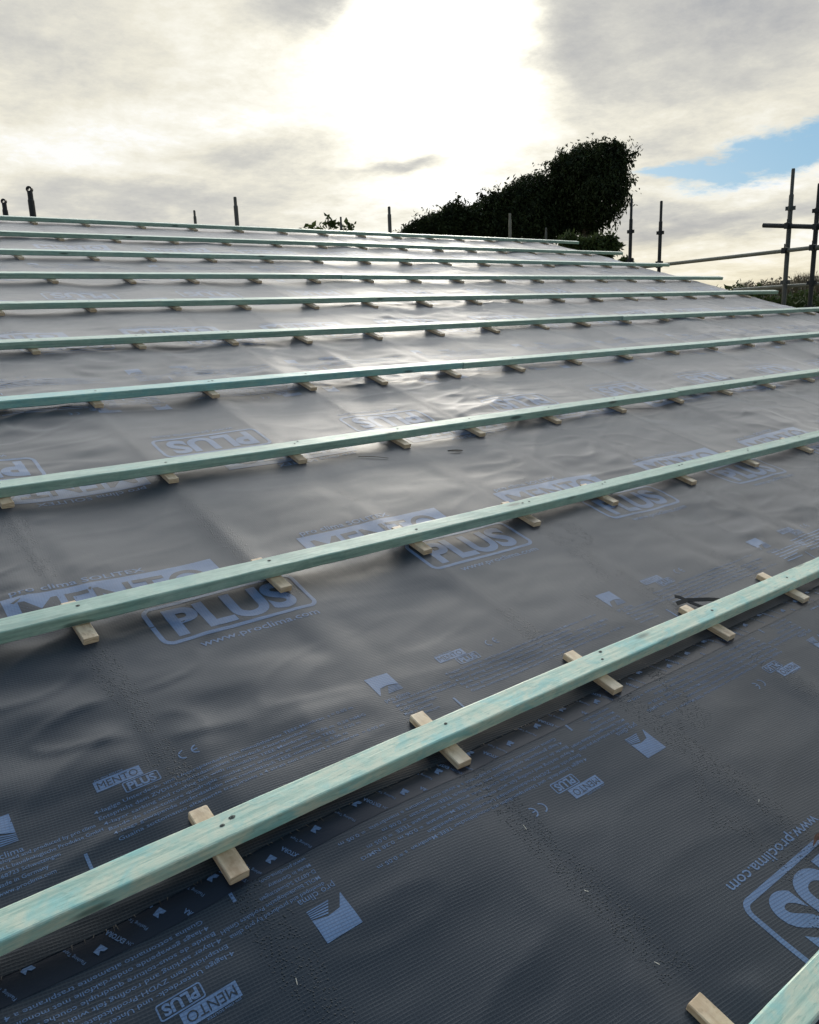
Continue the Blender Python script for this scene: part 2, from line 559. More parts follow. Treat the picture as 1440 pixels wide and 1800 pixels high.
def leaf_mat(name, c1, c2, trans=0.25):
    mt, kk, p = new_mat(name)
    tcn = kk.n('ShaderNodeTexCoord').outputs['Object']
    n = kk.noise(tcn, 2.5, 4, 0.7)
    n2 = kk.noise(tcn, 23.0, 2, 0.7)
    c = kk.mix(kk.ss(kk.math('ADD', n, kk.math('MULTIPLY', kk.math('SUBTRACT', n2, 0.5), 0.7)), 0.32, 0.70), c1, c2)
    kk.l(c, p.inputs['Base Color'])
    p.inputs['Roughness'].default_value = 0.6
    p.inputs['Specular IOR Level'].default_value = 0.12
    tr = kk.n('ShaderNodeBsdfTranslucent')
    kk.l(c, tr.inputs[0])
    mx = kk.n('ShaderNodeMixShader')
    mx.inputs[0].default_value = trans
    out = [n_ for n_ in mt.node_tree.nodes if n_.type == 'OUTPUT_MATERIAL'][0]
    kk.l(p.outputs[0], mx.inputs[1])
    kk.l(tr.outputs[0], mx.inputs[2])
    kk.l(mx.outputs[0], out.inputs[0])
    return mt


M_LEAF = leaf_mat('dark_evergreen_leaf', (0.014, 0.022, 0.010), (0.050, 0.068, 0.026), 0.25)
M_LEAF2 = leaf_mat('hedge_leaf', (0.035, 0.055, 0.018), (0.085, 0.115, 0.040), 0.25)
M_LEAF3 = leaf_mat('bare_twig_shrub', (0.20, 0.17, 0.12), (0.36, 0.31, 0.23), 0.1)

# ------------------------------------------------------------------ rafters, rows, sagging of the membrane
RAF = [0.0, 0.615, 1.211, 1.807, 2.327, 2.929, 3.524, 4.128, 4.726, 5.303, 5.905, 6.507, 7.090, 7.661, 8.262, 8.862, 9.462]
RAF_ALL = np.array([-3.6, -3.0, -2.4, -1.8, -1.2, -0.6] + RAF + [10.06])
ROW_V = {-1: -0.9, 0: 0.0, 1: 0.9, 2: 1.797, 3: 2.688, 4: 3.600, 5: 4.478, 6: 5.375, 7: 6.270, 8: 7.165, 9: 8.060}
RIDGE_V = 8.43
EDGE_U = 9.70
_perm = np.random.RandomState(11).permutation(256)
_perm = np.concatenate([_perm, _perm])
_ang = np.random.RandomState(5).rand(256) * 2 * math.pi
_gx, _gy = np.cos(_ang), np.sin(_ang)


def perlin(x, y):
    xi, yi = np.floor(x).astype(int), np.floor(y).astype(int)
    xf, yf = x - xi, y - yi
    xi &= 255
    yi &= 255
    fu, fv_ = xf ** 3 * (xf * (xf * 6 - 15) + 10), yf ** 3 * (yf * (yf * 6 - 15) + 10)

    def g(ix, iy, dx, dy):
        h_ = _perm[_perm[ix & 255] + (iy & 255)]
        return _gx[h_] * dx + _gy[h_] * dy
    a = g(xi, yi, xf, yf) * (1 - fu) + g(xi + 1, yi, xf - 1, yf) * fu
    b = g(xi, yi + 1, xf, yf - 1) * (1 - fu) + g(xi + 1, yi + 1, xf - 1, yf - 1) * fu
    return a * (1 - fv_) + b * fv_


def sstep(x, lo, hi):
    q = np.clip((x - lo) / (hi - lo), 0, 1)
    return q * q * (3 - 2 * q)


def rafdist(U):
    i = np.clip(np.searchsorted(RAF_ALL, U) - 1, 0, len(RAF_ALL) - 2)
    lo, hi = RAF_ALL[i], RAF_ALL[i + 1]
    q = (U - lo) / (hi - lo)
    return i, q, np.minimum(U - lo, hi - U)


def height(U, V):
    U, V = np.asarray(U, float), np.asarray(V, float)
    i, q, d = rafdist(U)
    s = np.clip(4 * q * (1 - q), 0, 1)
    amp = perlin(i * 3.7 + 0.31, V * 0.75 + i * 1.93) * 0.034 - 0.006 + 0.012 * sstep(V, 5.0, 7.5)
    h = amp * s
    free = 0.10 + 0.90 * sstep(d, 0.015, 0.10)
    w1 = perlin(U * 1.7 + V * 0.8 + 4.2, V * 2.6 - U * 0.5 + 9.1)
    w2 = perlin(U * 2.6 - V * 0.9 + 31.2, V * 6.6 + U * 0.7 + 2.7)
    w3 = perlin(U * 5.2 + V * 1.6 + 3.9, V * 13.0 - U * 1.2 + 12.6)
    w4 = perlin(U * 7.0 - V * 3.0 + 1.9, V * 14.0 + U * 3.0 + 22.6)
    cr = np.clip(1 - np.abs(perlin(U * 2.2 + V * 1.9 + 40.1, V * 5.0 - U * 1.0 + 6.6)) * 6.5, 0, 1) ** 2
    r = 1 - np.abs(perlin(U * 1.3 + V * 1.1 + 17.7, V * 2.9 - U * 1.6 + 3.3)) * 2.4
    ridge = np.clip(r, 0, 1) ** 3
    patch = sstep(perlin(U * 0.55 + 8.8, V * 0.7 + 1.4), -0.25, 0.35)
    fade = 1.0 - 0.35 * sstep(V, 3.0, 6.0)
    h = h + free * fade * (0.009 * w1 + 0.0080 * w2 * (0.4 + patch) + 0.006 * ridge * patch + 0.0038 * w3 * (0.35 + patch) + 0.0016 * w4 * (0.3 + patch) + 0.0030 * cr * (0.2 + patch))
    return h


D_SHEET = 2.865
SHEETS = []
for j in range(4):
    lo = -1.5 if j == 0 else 0.043 + (j - 1) * D_SHEET
    hi = 0.12 + j * D_SHEET if j < 3 else 99
    SHEETS.append((lo, hi))


def sheet_off(j, V):
    lo, hi = SHEETS[j]
    return -0.0030 * sstep(V, hi - 0.10, hi - 0.055) if j < 3 else 0.0 * V


def drape(j, U, V, off):
    N = height(U, V) + sheet_off(j, V) + off
    return Wa(U, V, N)


# ------------------------------------------------------------------ printing: flat patterns, cut small, then laid on the sheet
_text_cache = {}


def text_flat(s, bold=0.0, res=2):
    key = (s, bold, res)
    if key in _text_cache:
        return _text_cache[key]
    cu = bpy.data.curves.new('lettering', 'FONT')
    cu.body = s
    cu.size = 1.0
    cu.resolution_u = res
    cu.offset = bold
    ob = bpy.data.objects.new('lettering', cu)
    COL.objects.link(ob)
    dg = bpy.context.evaluated_depsgraph_get()
    dg.update()
    me = bpy.data.meshes.new_from_object(ob.evaluated_get(dg))
    vs = np.array([v.co[:2] for v in me.vertices]) if len(me.vertices) else np.zeros((0, 2))
    fs = [tuple(p.vertices) for p in me.polygons]
    bpy.data.objects.remove(ob)
    bpy.data.curves.remove(cu)
    bpy.data.meshes.remove(me)
    _text_cache[key] = (vs, fs)
    return vs, fs


class Flat:
    def __init__(self):
        self.v, self.f, self.mi, self.z = [], [], [], []

    def add(self, vs, fs, mi=0, z=0.0):
        b = len(self.v)
        self.v += [tuple(x) for x in vs]
        self.z += [z] * len(vs)
        self.f += [tuple(i + b for i in f) for f in fs]
        self.mi += [mi] * len(fs)

    def poly(self, pts, mi=0, z=0.0):
        self.add(pts, [tuple(range(len(pts)))], mi, z)

    def rect(self, x0, y0, x1, y1, mi=0, z=0.0):
        self.poly([(x0, y0), (x1, y0), (x1, y1), (x0, y1)], mi, z)

    def text(self, s, x, y, h, width=None, bold=0.0, mi=0, z=0.0, align='L', ang=0.0, res=2):
        """h: cap height; x,y: baseline start (or end)"""
        vs, fs = text_flat(s, bold, res)
        if not len(vs):
            return
        sc = h / 0.70
        sx = sc
        x0, x1 = vs[:, 0].min(), vs[:, 0].max()
        if width:
            sx = width / (x1 - x0)
        p = np.stack([(vs[:, 0] - (x0 if align == 'L' else x1)) * sx, vs[:, 1] * sc], -1)
        ca, sa = math.cos(ang), math.sin(ang)
        p = np.stack([p[:, 0] * ca - p[:, 1] * sa + x, p[:, 0] * sa + p[:, 1] * ca + y], -1)
        self.add(p, fs, mi, z)

    def rbox(self, x0, y0, x1, y1, r, w, mi=0):
        def loop(x0, y0, x1, y1, r):
            out = []
            for cx, cy, a0 in ((x1 - r, y1 - r, 0), (x0 + r, y1 - r, 90), (x0 + r, y0 + r, 180), (x1 - r, y0 + r, 270)):
                for q in range(7):
                    a = rad(a0 + 15 * q)
                    out.append((cx + r * math.cos(a), cy + r * math.sin(a)))
            return out
        o, i = loop(x0, y0, x1, y1, r), loop(x0 + w, y0 + w, x1 - w, y1 - w, max(r - w, r * .45))
        n = len(o)
        self.add(o + i, [(a, (a + 1) % n, n + (a + 1) % n, n + a) for a in range(n)], mi)

    def cut(self, step, clip=None):
        """slice into a grid so that it can follow the sheet's sag"""
        bm = bmesh.new()
        bv = [bm.verts.new((x, y, z)) for (x, y), z in zip(self.v, self.z)]
        for f, mi in zip(self.f, self.mi):
            try:
                fc = bm.faces.new([bv[i] for i in f])
                fc.material_index = mi
            except ValueError:
                pass
        xs = [v.co.x for v in bm.verts]
        ys = [v.co.y for v in bm.verts]
        for ax, lo, hi in ((0, min(xs), max(xs)), (1, min(ys), max(ys))):
            c = math.floor(lo / step) * step + step
            while c < hi:
                no = Vector((1, 0, 0)) if ax == 0 else Vector((0, 1, 0))
                bmesh.ops.bisect_plane(bm, geom=bm.verts[:] + bm.edges[:] + bm.faces[:], plane_co=no * c, plane_no=no, dist=1e-6)
                c += step
        if clip:
            for lim, no, co in clip:
                bmesh.ops.bisect_plane(bm, geom=bm.verts[:] + bm.edges[:] + bm.faces[:], plane_co=co, plane_no=no, clear_outer=True, dist=1e-6)
        bm.verts.index_update()
        V_ = np.array([v.co[:] for v in bm.verts])
        F_ = [tuple(v.index for v in f.verts) for f in bm.faces]
        MI_ = [f.material_index for f in bm.faces]
        bm.free()
        return V_, F_, MI_


def lay(name, j, pat, fn, parent, off=0.0006, mats=None):
    """put a cut pattern on sheet j; fn maps pattern xy -> (u, v)"""
    V_, F_, MI_ = pat
    U, Vv = fn(V_[:, 0], V_[:, 1])
    keep_all = (U.max() < EDGE_U - 0.01) and (U.min() > -2.95)
    P = drape(j, U, Vv, off + V_[:, 2])
    F = F_
    MI = MI_
    if not keep_all:
        ok = (U < EDGE_U - 0.01) & (U > -2.95)
        sel = [a for a, f in enumerate(F_) if all(ok[i] for i in f)]
        if not sel:
            return None
        F = [F_[a] for a in sel]
        MI = [MI_[a] for a in sel]
    me = mesh_from(name, P, F)
    set_uv(me, np.stack([U, Vv], -1))
    a = me.attributes.new('raf', 'FLOAT', 'POINT')
    a.data.foreach_set('value', rafdist(U)[2].astype(np.float32))
    e = 0.004                               # lettering takes the shading of the sheet under it
    gu = (height(U + e, Vv) - height(U - e, Vv)) / (2 * e)
    gv = (height(U, Vv + e) - height(U, Vv - e)) / (2 * e)
    N = np.stack([-gu, -gv, np.ones_like(gu)], -1)
    N /= np.linalg.norm(N, axis=1)[:, None]
    o = link(name, me, mats or [M_INK, M_KNOCK], parent, True)
    me.normals_split_custom_set_from_vertices([tuple(x) for x in (N @ MR.T)])
    me.polygons.foreach_set('material_index', np.array(MI, dtype=np.int32))
    return o


BAND_LINES = ['4-lagige Unterdeck- und Unterspannbahn mit monolithischer TEEE-Membran  s = 0.05 m',
              'Entspricht dem ZVDH-Produktdatenblatt Unterdeck-/Unterspannbahn',
              '4-layer sarking and roofing felt with monolithic TEEE-Membrane  = 0.06 m  0.28 NM/G',
              'Bande de sous-toiture quadruple couche avec armature et membrane TEEE  = 0.05 m',
              '4-laags gewapende onderdakfolie met monolithisch TEEE-membraan  = 0.06 m',
              'Guaina sottomanto altamente traspirante a 4 strati con armatura e membrana  = 0.05 m']
MAKER_LINES = ['developed and produced by pro clima', 'MOLL bau\u00f6kologische Produkte GmbH', 'D-68723 Schwetzingen', 'Made in Germany', 'www.proclima.com']


def icon(fl, x, y, s, word=True):
    """square emblem with a folded notch and the word under it"""
    def q(*pts):
        fl.poly([(x + a * s, y + b_ * s) for a, b_ in pts])
    q((0, 0), (0.03, 0.02), (0.25, 0.36), (0.25, 1), (0, 1))
    q((0.25, 0.36), (0.615, 0.41), (0.615, 1), (0.25, 1))
    q((0.615, 0.41), (1, 0.30), (1, 1), (0.615, 1))
    for e in range(5):                      # the hatched fold
        e0, e1 = e / 5.0, e / 5.0 + 0.12
        q((0.37 + 0.22 * e0, 0.02 + 0.36 * e0), (1.0, 0.02 + 0.27 * e0), (1.0, 0.02 + 0.27 * e1), (0.37 + 0.22 * e1, 0.02 + 0.36 * e1))
    if word:
        fl.text('pro clima', x - 0.01 * s, y - 0.36 * s, 0.20 * s, width=1.05 * s)


def logo(fl, x, y, L, big):
    """MENTO bar with the outlined PLUS box lower right; (x,y) lower left of the bar, L its length"""
    hb = 0.295 * L
    fl.rect(x, y, x + L, y + hb)
    fl.text('MENTO', x + 0.06 * L, y + 0.055 * L, 0.190 * L, width=0.86 * L, bold=0.012 if big else 0.0, res=7 if big else 3, mi=1, z=0.0004)
    fl.text('pro clima SOLITEX', x + 0.045 * L, y + hb + 0.018 * L, 0.042 * L, width=0.62 * L, bold=0.01)
    bx0, bx1 = x + 0.50 * L, x + 1.285 * L
    by1 = y - 0.02 * L
    by0 = by1 - 0.315 * L
    fl.rbox(bx0, by0, bx1, by1, 0.055 * L, 0.022 * L if big else 0.028 * L)
    fl.text('PLUS', bx0 + 0.085 * L, by0 + 0.055 * L, 0.205 * L, width=(bx1 - bx0) - 0.17 * L, bold=0.038, res=7 if big else 3)
    if big:
        fl.text('www.proclima.com', bx0 + 0.14 * L, by0 - 0.068 * L, 0.042 * L, width=0.60 * L, bold=0.008)


def band_pattern(full):
    """one repeat (1 m) of the printed band, w measured from the sheet edge, as separate printed pieces"""
    out = []

    def piece(name, fn):
        fl = Flat()
        fn(fl)
        out.append((name, fl.cut(0.025)))
    piece('printed_emblem', lambda fl: icon(fl, 0.585, 0.326, 0.080))

    def maker(fl):
        for q, s in enumerate(MAKER_LINES):
            y = 0.286 - q * 0.0182
            if full:
                fl.text(s, 0.600, y, 0.0095, bold=0.006)
            else:
                words(fl, s, 0.600, y, 0.0095)
    piece('printed_text', maker)
    piece('printed_mark', lambda fl: fl.rect(0.763, 0.175, 0.770, 0.228))
    piece('printed_mark', lambda fl: fl.rect(0.900, 0.120, 0.906, 0.150))

    def body(fl):
        for q, s in enumerate(BAND_LINES):
            y = 0.316 - q * 0.0185
            if full:
                fl.text(s, 0.815 + 0.004 * q, y, 0.0095, width=0.0082 * len(s), bold=0.006)
            else:
                words(fl, s, 0.815, y, 0.0095)
    piece('printed_text', body)
    piece('printed_logo', lambda fl: logo(fl, 0.838, 0.370, 0.105, False))

    def ce(fl):
        for q in range(2):
            cx = 1.045 + q * 0.032
            arc_o = [(cx + 0.015 * math.cos(rad(a)), 0.378 + 0.015 * math.sin(rad(a))) for a in range(90, 271, 15)]
            arc_i = [(cx + 0.0112 * math.cos(rad(a)), 0.378 + 0.0112 * math.sin(rad(a))) for a in range(90, 271, 15)]
            n = len(arc_o)
            fl.add(arc_o + arc_i, [(a, a + 1, n + a + 1, n + a) for a in range(n - 1)])
            if q:
                fl.rect(cx - 0.0112, 0.3762, cx, 0.3798)
    piece('ce_mark', ce)
    return out


def words(fl, s, x, y, h):
    c = x
    for wd in s.split():
        wl = 0.0078 * len(wd)
        fl.rect(c, y + h * 0.15, c + wl, y + h * 0.80)
        c += wl + 0.006


def big_pattern():
    fl = Flat()
    logo(fl, -0.160, 1.018, 0.66, True)
    return fl.cut(0.025)


PAT_FULL, PAT_LO, PAT_BIG = band_pattern(True), band_pattern(False), big_pattern()

# ------------------------------------------------------------------ ground and the house under the roof
me = bpy.data.meshes.new('ground')
bm = bmesh.new()
bmesh.ops.create_circle(bm, cap_ends=True, radius=900, segments=64)
bm.to_mesh(me)
bm.free()
tag(link('ground', me, M_GROUND), kind='structure')

house = empty('house', (3.3, 8.1, 0))
tag(house, 'single storey house carrying the wide roof wrapped in dark underlay', 'house')
hx0, hx1 = -2.6, 9.35
ye, yr = W(0, -1.2)[1], W(0, RIDGE_V)[1]
ze, zr = W(0, -1.2)[2], W(0, RIDGE_V)[2]
yb = 2 * yr - ye
mb = MB()
mb.add([(hx0, ye + .3, 0), (hx1, ye + .3, 0), (hx1, ye + .3, ze - .12), (hx0, ye + .3, ze - .12)], [(0, 1, 2, 3)])
mb.build('wall', M_WALL, house)
mb = MB()
mb.add([(hx0, yb - .3, 0), (hx1, yb - .3, 0), (hx1, yb - .3, ze - .12), (hx0, yb - .3, ze - .12)], [(3, 2, 1, 0)])
mb.build('wall', M_WALL, house)
for x in (hx0 - .002, hx1 + .002):
    mb = MB()
    mb.add([(x, ye + .3, 0), (x, yb - .3, 0), (x, yb - .3, ze - .12), (x, yr, zr - .2), (x, ye + .3, ze - .12)], [(0, 1, 2, 3, 4)])
    mb.build('gable_wall', M_WALL, house)
mb = MB()
th = 0.05
a = [W(-2.98, -1.49, -.055), W(EDGE_U - .02, -1.49, -.055), W(EDGE_U - .02, RIDGE_V, -.055), W(-2.98, RIDGE_V, -.055)]
mb.add(a + [(p[0], p[1], p[2] - th) for p in a], [(0, 1, 2, 3), (7, 6, 5, 4), (0, 4, 5, 1), (1, 5, 6, 2), (2, 6, 7, 3), (3, 7, 4, 0)])
mb.build('roof_slope', M_DECK, house)
mb = MB()
a = [(p[0], 2 * yr - p[1] + .02, p[2]) for p in a]
mb.add(a + [(p[0], p[1], p[2] - th) for p in a], [(3, 2, 1, 0), (4, 5, 6, 7), (1, 5, 4, 0), (2, 6, 5, 1), (3, 7, 6, 2), (0, 4, 7, 3)])
mb.build('roof_slope', M_DECK, house)
# barge rafter under the verge
mb = MB()
a = [W(EDGE_U - .06, -1.49, -.11), W(EDGE_U - .02, -1.49, -.11), W(EDGE_U - .02, RIDGE_V, -.11), W(EDGE_U - .06, RIDGE_V, -.11)]
mb.add(a + [(p[0], p[1], p[2] - .12) for p in a], [(0, 1, 2, 3), (7, 6, 5, 4), (0, 4, 5, 1), (1, 5, 6, 2), (2, 6, 7, 3), (3, 7, 4, 0)])
mb.build('barge_board', M_DECK, house)

# ------------------------------------------------------------------ the membrane sheets
SHEET_LABELS = ['lowest dark underlay sheet, across the bottom foreground with upside-down print',
                'dark printed underlay sheet between the taped seam and the frayed seam above it',
                'grey shining underlay sheet in the middle distance above the frayed seam',
                'topmost underlay sheet running up to the roof ridge']
STEPS = [(0.0125, 0.0125), (0.0125, 0.0125), (0.025, 0.022), (0.04, 0.035)]
sheets = []
for j in range(4):
    lo, hi = SHEETS[j]
    vtop = min(hi, RIDGE_V)
    du, dv = STEPS[j]
    us = np.linspace(-3.0, EDGE_U, int(round((EDGE_U + 3.0) / du)) + 1)
    vs = np.linspace(lo, vtop, int(round((vtop - lo) / dv)) + 1)
    U, V = np.meshgrid(us, vs)
    # the cut edges wander a little
    edge = 0.004 * perlin(U * 1.9 + 3 * j, V * 0 + 1.3 + j)
    V = V + edge * (1 - sstep(V, lo, lo + .06))
    U = U + 0.006 * perlin(V * 1.4 + j, V * 0 + 7.7) * sstep(U, EDGE_U - .1, EDGE_U)
    P = drape(j, U, V, 0.0).reshape(-1, 3)
    nu, nv = len(us), len(vs)
    uvs = np.stack([U, V], -1).reshape(-1, 2)
    ii = np.arange((nv - 1) * nu).reshape(nv - 1, nu)[:, :-1].ravel()
    if j == 3:                                  # folded over the ridge
        last = P[-nu:].copy()
        fold = []
        for s_ in (0.03, 0.30, 0.9):
            q = last.copy()
            q[:, 1] += s_ * cP
            q[:, 2] = zr - s_ * sP - 0.004
            fold.append(q)
            uvs = np.concatenate([uvs, np.stack([us, np.full(nu, RIDGE_V + s_)], -1)])
        P = np.concatenate([P] + fold)
        nv += 3
        ii = np.arange((nv - 1) * nu).reshape(nv - 1, nu)[:, :-1].ravel()
    F = np.stack([ii, ii + 1, ii + nu + 1, ii + nu], -1)
    me = fast_mesh('underlay_sheet', P, F, 4)
    set_uv(me, uvs)
    at_ = me.attributes.new('raf', 'FLOAT', 'POINT')
    at_.data.foreach_set('value', rafdist(uvs[:, 0])[2].astype(np.float32))
    o = link('underlay_sheet', me, M_MEMB, None, True)
    tag(o, SHEET_LABELS[j], 'roof underlay', 'underlay sheets lapped up the roof')
    sheets.append(o)
    # frayed threads along the lower cut edge
    if j > 0:
        n = 700 if j == 1 else 3000
        ru = np.random.RandomState(j).rand(n, 5)
        u0 = -1.0 + ru[:, 0] * (EDGE_U + 0.9)
        ln = 0.005 + 0.012 * ru[:, 1] ** 2
        lean = (ru[:, 2] - .5) * 0.010
        vb = lo + 0.004 * perlin(u0 * 1.9 + 3 * j, u0 * 0 + 1.3 + j)
        wd = 0.0007 + .0006 * ru[:, 3]
        hb = height(u0, vb)
        A_ = Wa(u0 - wd, vb + .001, hb + .0004)
        B_ = Wa(u0 + wd, vb + .001, hb + .0004)
        lift = (.001 + .006 * ru[:, 4]) if j > 1 else .0015 + .001 * ru[:, 4]
        C_ = Wa(u0 + lean, vb - ln, height(u0, vb - ln) + lift)
        me = fast_mesh('frayed_edge', np.concatenate([A_, B_, C_]), np.stack([np.arange(n), np.arange(n) + n, np.arange(n) + 2 * n], -1), 3)
        set_uv(me, np.concatenate([np.stack([u0, vb], -1)] * 3))
        link('frayed_edge', me, M_FRAY, o)['kind'] = 'stuff'

cam_uv = np.array([-0.57, -0.99])


def seen(u, v, margin=200):
    x, y = px(u, v)
    return -margin < x < 1440 + margin and 300 < y < 2000


# rows of print. upright rows: v = w + v0 ; inverted rows: u = a - x, v = b - w
for j in range(4):
    v0 = (j - 1) * D_SHEET
    b = 0.19 + j * D_SHEET
    aL = {0: 0.55, 1: 0.384, 2: 0.71, 3: 0.18}[j]
    aB = {0: 0.735, 1: 0.56, 2: 0.84, 3: 0.33}[j]
    sh = {1: 0.0, 2: 0.37, 3: 0.62}.get(j, 0.0)
    for n in range(-3, 14):
        if j > 0:
            if seen(n + sh + .2, v0 + .9) or seen(n + sh + .6, v0 + .9):
                lay('printed_logo', j, PAT_BIG, lambda x, w, n=n: (x + n + sh, w + v0), sheets[j])
            if seen(n + sh + .6, v0 + .3) or seen(n + sh + 1.4, v0 + .3) or seen(n + sh + 1., v0 + .3):
                near = math.hypot(n + sh + .9 - cam_uv[0], v0 + .3 - cam_uv[1]) < 3.2
                for nm, pat in (PAT_FULL if near else PAT_LO):
                    lay(nm, j, pat, lambda x, w, n=n: (x + n + sh, w + v0), sheets[j])
        if j < 3:
            if seen(aL + n - .3, b - .9) or seen(aL + n + .1, b - .9):
                lay('printed_logo', j, PAT_BIG, lambda x, w, n=n: (aL + n - x, b - w), sheets[j])
            if seen(aB + n - .6, b - .3) or seen(aB + n - 1.4, b - .3) or seen(aB + n - 1., b - .3):
                near = math.hypot(aB + n - .9 - cam_uv[0], b - .3 - cam_uv[1]) < 3.2
                for nm, pat in (PAT_FULL if near else PAT_LO):
                    lay(nm, j, pat, lambda x, w, n=n: (aB + n - x, b - w), sheets[j])

# ------------------------------------------------------------------ flashing tape on the lower lap
us = np.linspace(-3.0, EDGE_U - .1, 620)
vs = np.array([-0.014, -0.010, 0.0, 0.012, 0.024, 0.036, 0.043])
U, V = np.meshgrid(us, vs)
V = V + 0.0025 * perlin(U * 2.3, V * 0 + 5.5) * (V < 0.03)
P = Wa(U, V, height(U, V) + sheet_off(0, V) + 0.0008).reshape(-1, 3)
ii = np.arange((len(vs) - 1) * len(us)).reshape(len(vs) - 1, len(us))[:, :-1].ravel()
me = fast_mesh('flashing_tape', P, np.stack([ii, ii + 1, ii + len(us) + 1, ii + len(us)], -1), 4)
uvs = np.stack([U, V], -1).reshape(-1, 2)
set_uv(me, uvs)
me.attributes.new('raf', 'FLOAT', 'POINT').data.foreach_set('value', np.full(len(uvs), 1.0, dtype=np.float32))
tape = link('flashing_tape', me, M_TAPE, None, True)
tag(tape, 'narrow blue-black printed tape sealing the lap under the nearest long batten', 'tape')
fl = Flat()
TA = rad(118.5)
for n in range(-20, 120):
    u0 = n * 0.039
    q = n % 3
    if q == 0:
        ph = -0.013 - 0.019 * (n // 3 * 2 % 5)
        fl.text('TESCON', u0 + 0.012 - (ph + .013) * .54, ph, 0.0072, width=.036, ang=TA)
        fl.text('EXTORA', u0 + 0.012 - (ph + .013) * .54 + .041 * math.cos(TA), ph + .041 * math.sin(TA), 0.0098, width=.044, ang=TA, bold=0.03)
    elif q == 1:
        fl.text('Flashing Tape', u0 + 0.006, -0.016 + .007 * (n // 3 % 5), 0.0068, ang=TA)
    else:
        x, y = u0, 0.010 + 0.014 * (n // 3 % 3)
        c_, s_ = math.cos(rad(28)), math.sin(rad(28))
        sq = 0.019
        pts = [(0, 0), (1, 0), (1, .7), (.55, .45), (.4, .8), (0, .9)]
        fl.poly([(x - (a * c_ - b_ * s_) * sq, y - (a * s_ + b_ * c_) * sq + .01) for a, b_ in pts])
clip = [(0, Vector((0, -1, 0)), Vector((0, -0.012, 0))), (0, Vector((0, 1, 0)), Vector((0, 0.042, 0)))]
pat = fl.cut(0.035, clip)
lay('printed_text', 0, pat, lambda x, w: (x, w), tape, off=0.0016)

# ------------------------------------------------------------------ battens
BH, BW, BT = 0.020, 0.067, 0.041          # block thickness, batten width, batten thickness
B_V0 = 0.0625                              # batten's lower face above the row's v
ORD = ['first', 'second', 'third', 'fourth', 'fifth', 'sixth', 'seventh', 'eighth', 'ninth', 'tenth', 'eleventh', 'twelfth',
       'thirteenth', 'fourteenth', 'fifteenth', 'sixteenth', 'seventeenth', 'eighteenth', 'nineteenth', 'twentieth']
c = 0.0042
SECT = [(0, c), (0, BT - c), (c * .3, BT - c * .3), (c, BT), (BW - c, BT), (BW - c * .3, BT - c * .3), (BW, BT - c), (BW, c), (BW - c, 0), (c, 0)]


def wob(kk_, u):
    """gentle bow of a batten row off the straight line (v, n)"""
    return (0.004 * math.sin(u * 0.9 + kk_ * 2.1) + 0.002 * math.sin(u * 2.3 + kk_),
            0.0015 * math.sin(u * 1.3 + kk_ * 1.7))


def batten(kr, u0, u1, label, seed):
    L = u1 - u0
    n = max(2, int(L / 0.12) + 1)
    v_row = ROW_V[kr] + B_V0
    loc = Vector(W(u0, v_row, BH))
    root = empty('batten', loc)
    tag(root, label, 'roof batten', 'long green battens across the roof')
    rs = np.random.RandomState(seed)
    jv, jn = (rs.rand() - .5) * .003, (rs.rand()) * .0015
    slope = (rs.rand() - .5) * .004
    per = [0]
    for a, b_ in zip(SECT, SECT[1:] + SECT[:1]):
        per.append(per[-1] + math.hypot(a[0] - b_[0], a[1] - b_[1]))
    verts, uvs, faces = [], [], []
    m_ = len(SECT)
    for i in range(n + 1):
        u = u0 + L * i / n
        dv, dn = wob(kr, u)
        dv += jv + slope * (u - u0)
        dn = max(dn, 0) + jn
        for q in range(m_ + 1):
            sv, sn = SECT[q % m_]
            e = 0.0004 * math.sin(u * 31 + q * 2.0 + seed)
            verts.append(W(u, v_row + sv + dv + e, BH + sn + dn + e))
            uvs.append((u + seed * 1.37, per[q] + seed * 0.31))
    for i in range(n):
        for q in range(m_):
            a = i * (m_ + 1) + q
            faces.append((a, a + m_ + 1, a + m_ + 2, a + 1))
    faces.append(tuple(range(m_)))
    faces.append(tuple(n * (m_ + 1) + q for q in range(m_))[::-1])
    me = mesh_from('timber', verts, [f[::-1] for f in faces])
    set_uv(me, uvs)
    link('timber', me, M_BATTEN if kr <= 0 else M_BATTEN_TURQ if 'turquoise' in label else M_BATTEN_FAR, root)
    return root, lambda u: (wob(kr, u)[0] + jv + slope * (u - u0), max(wob(kr, u)[1], 0) + jn)


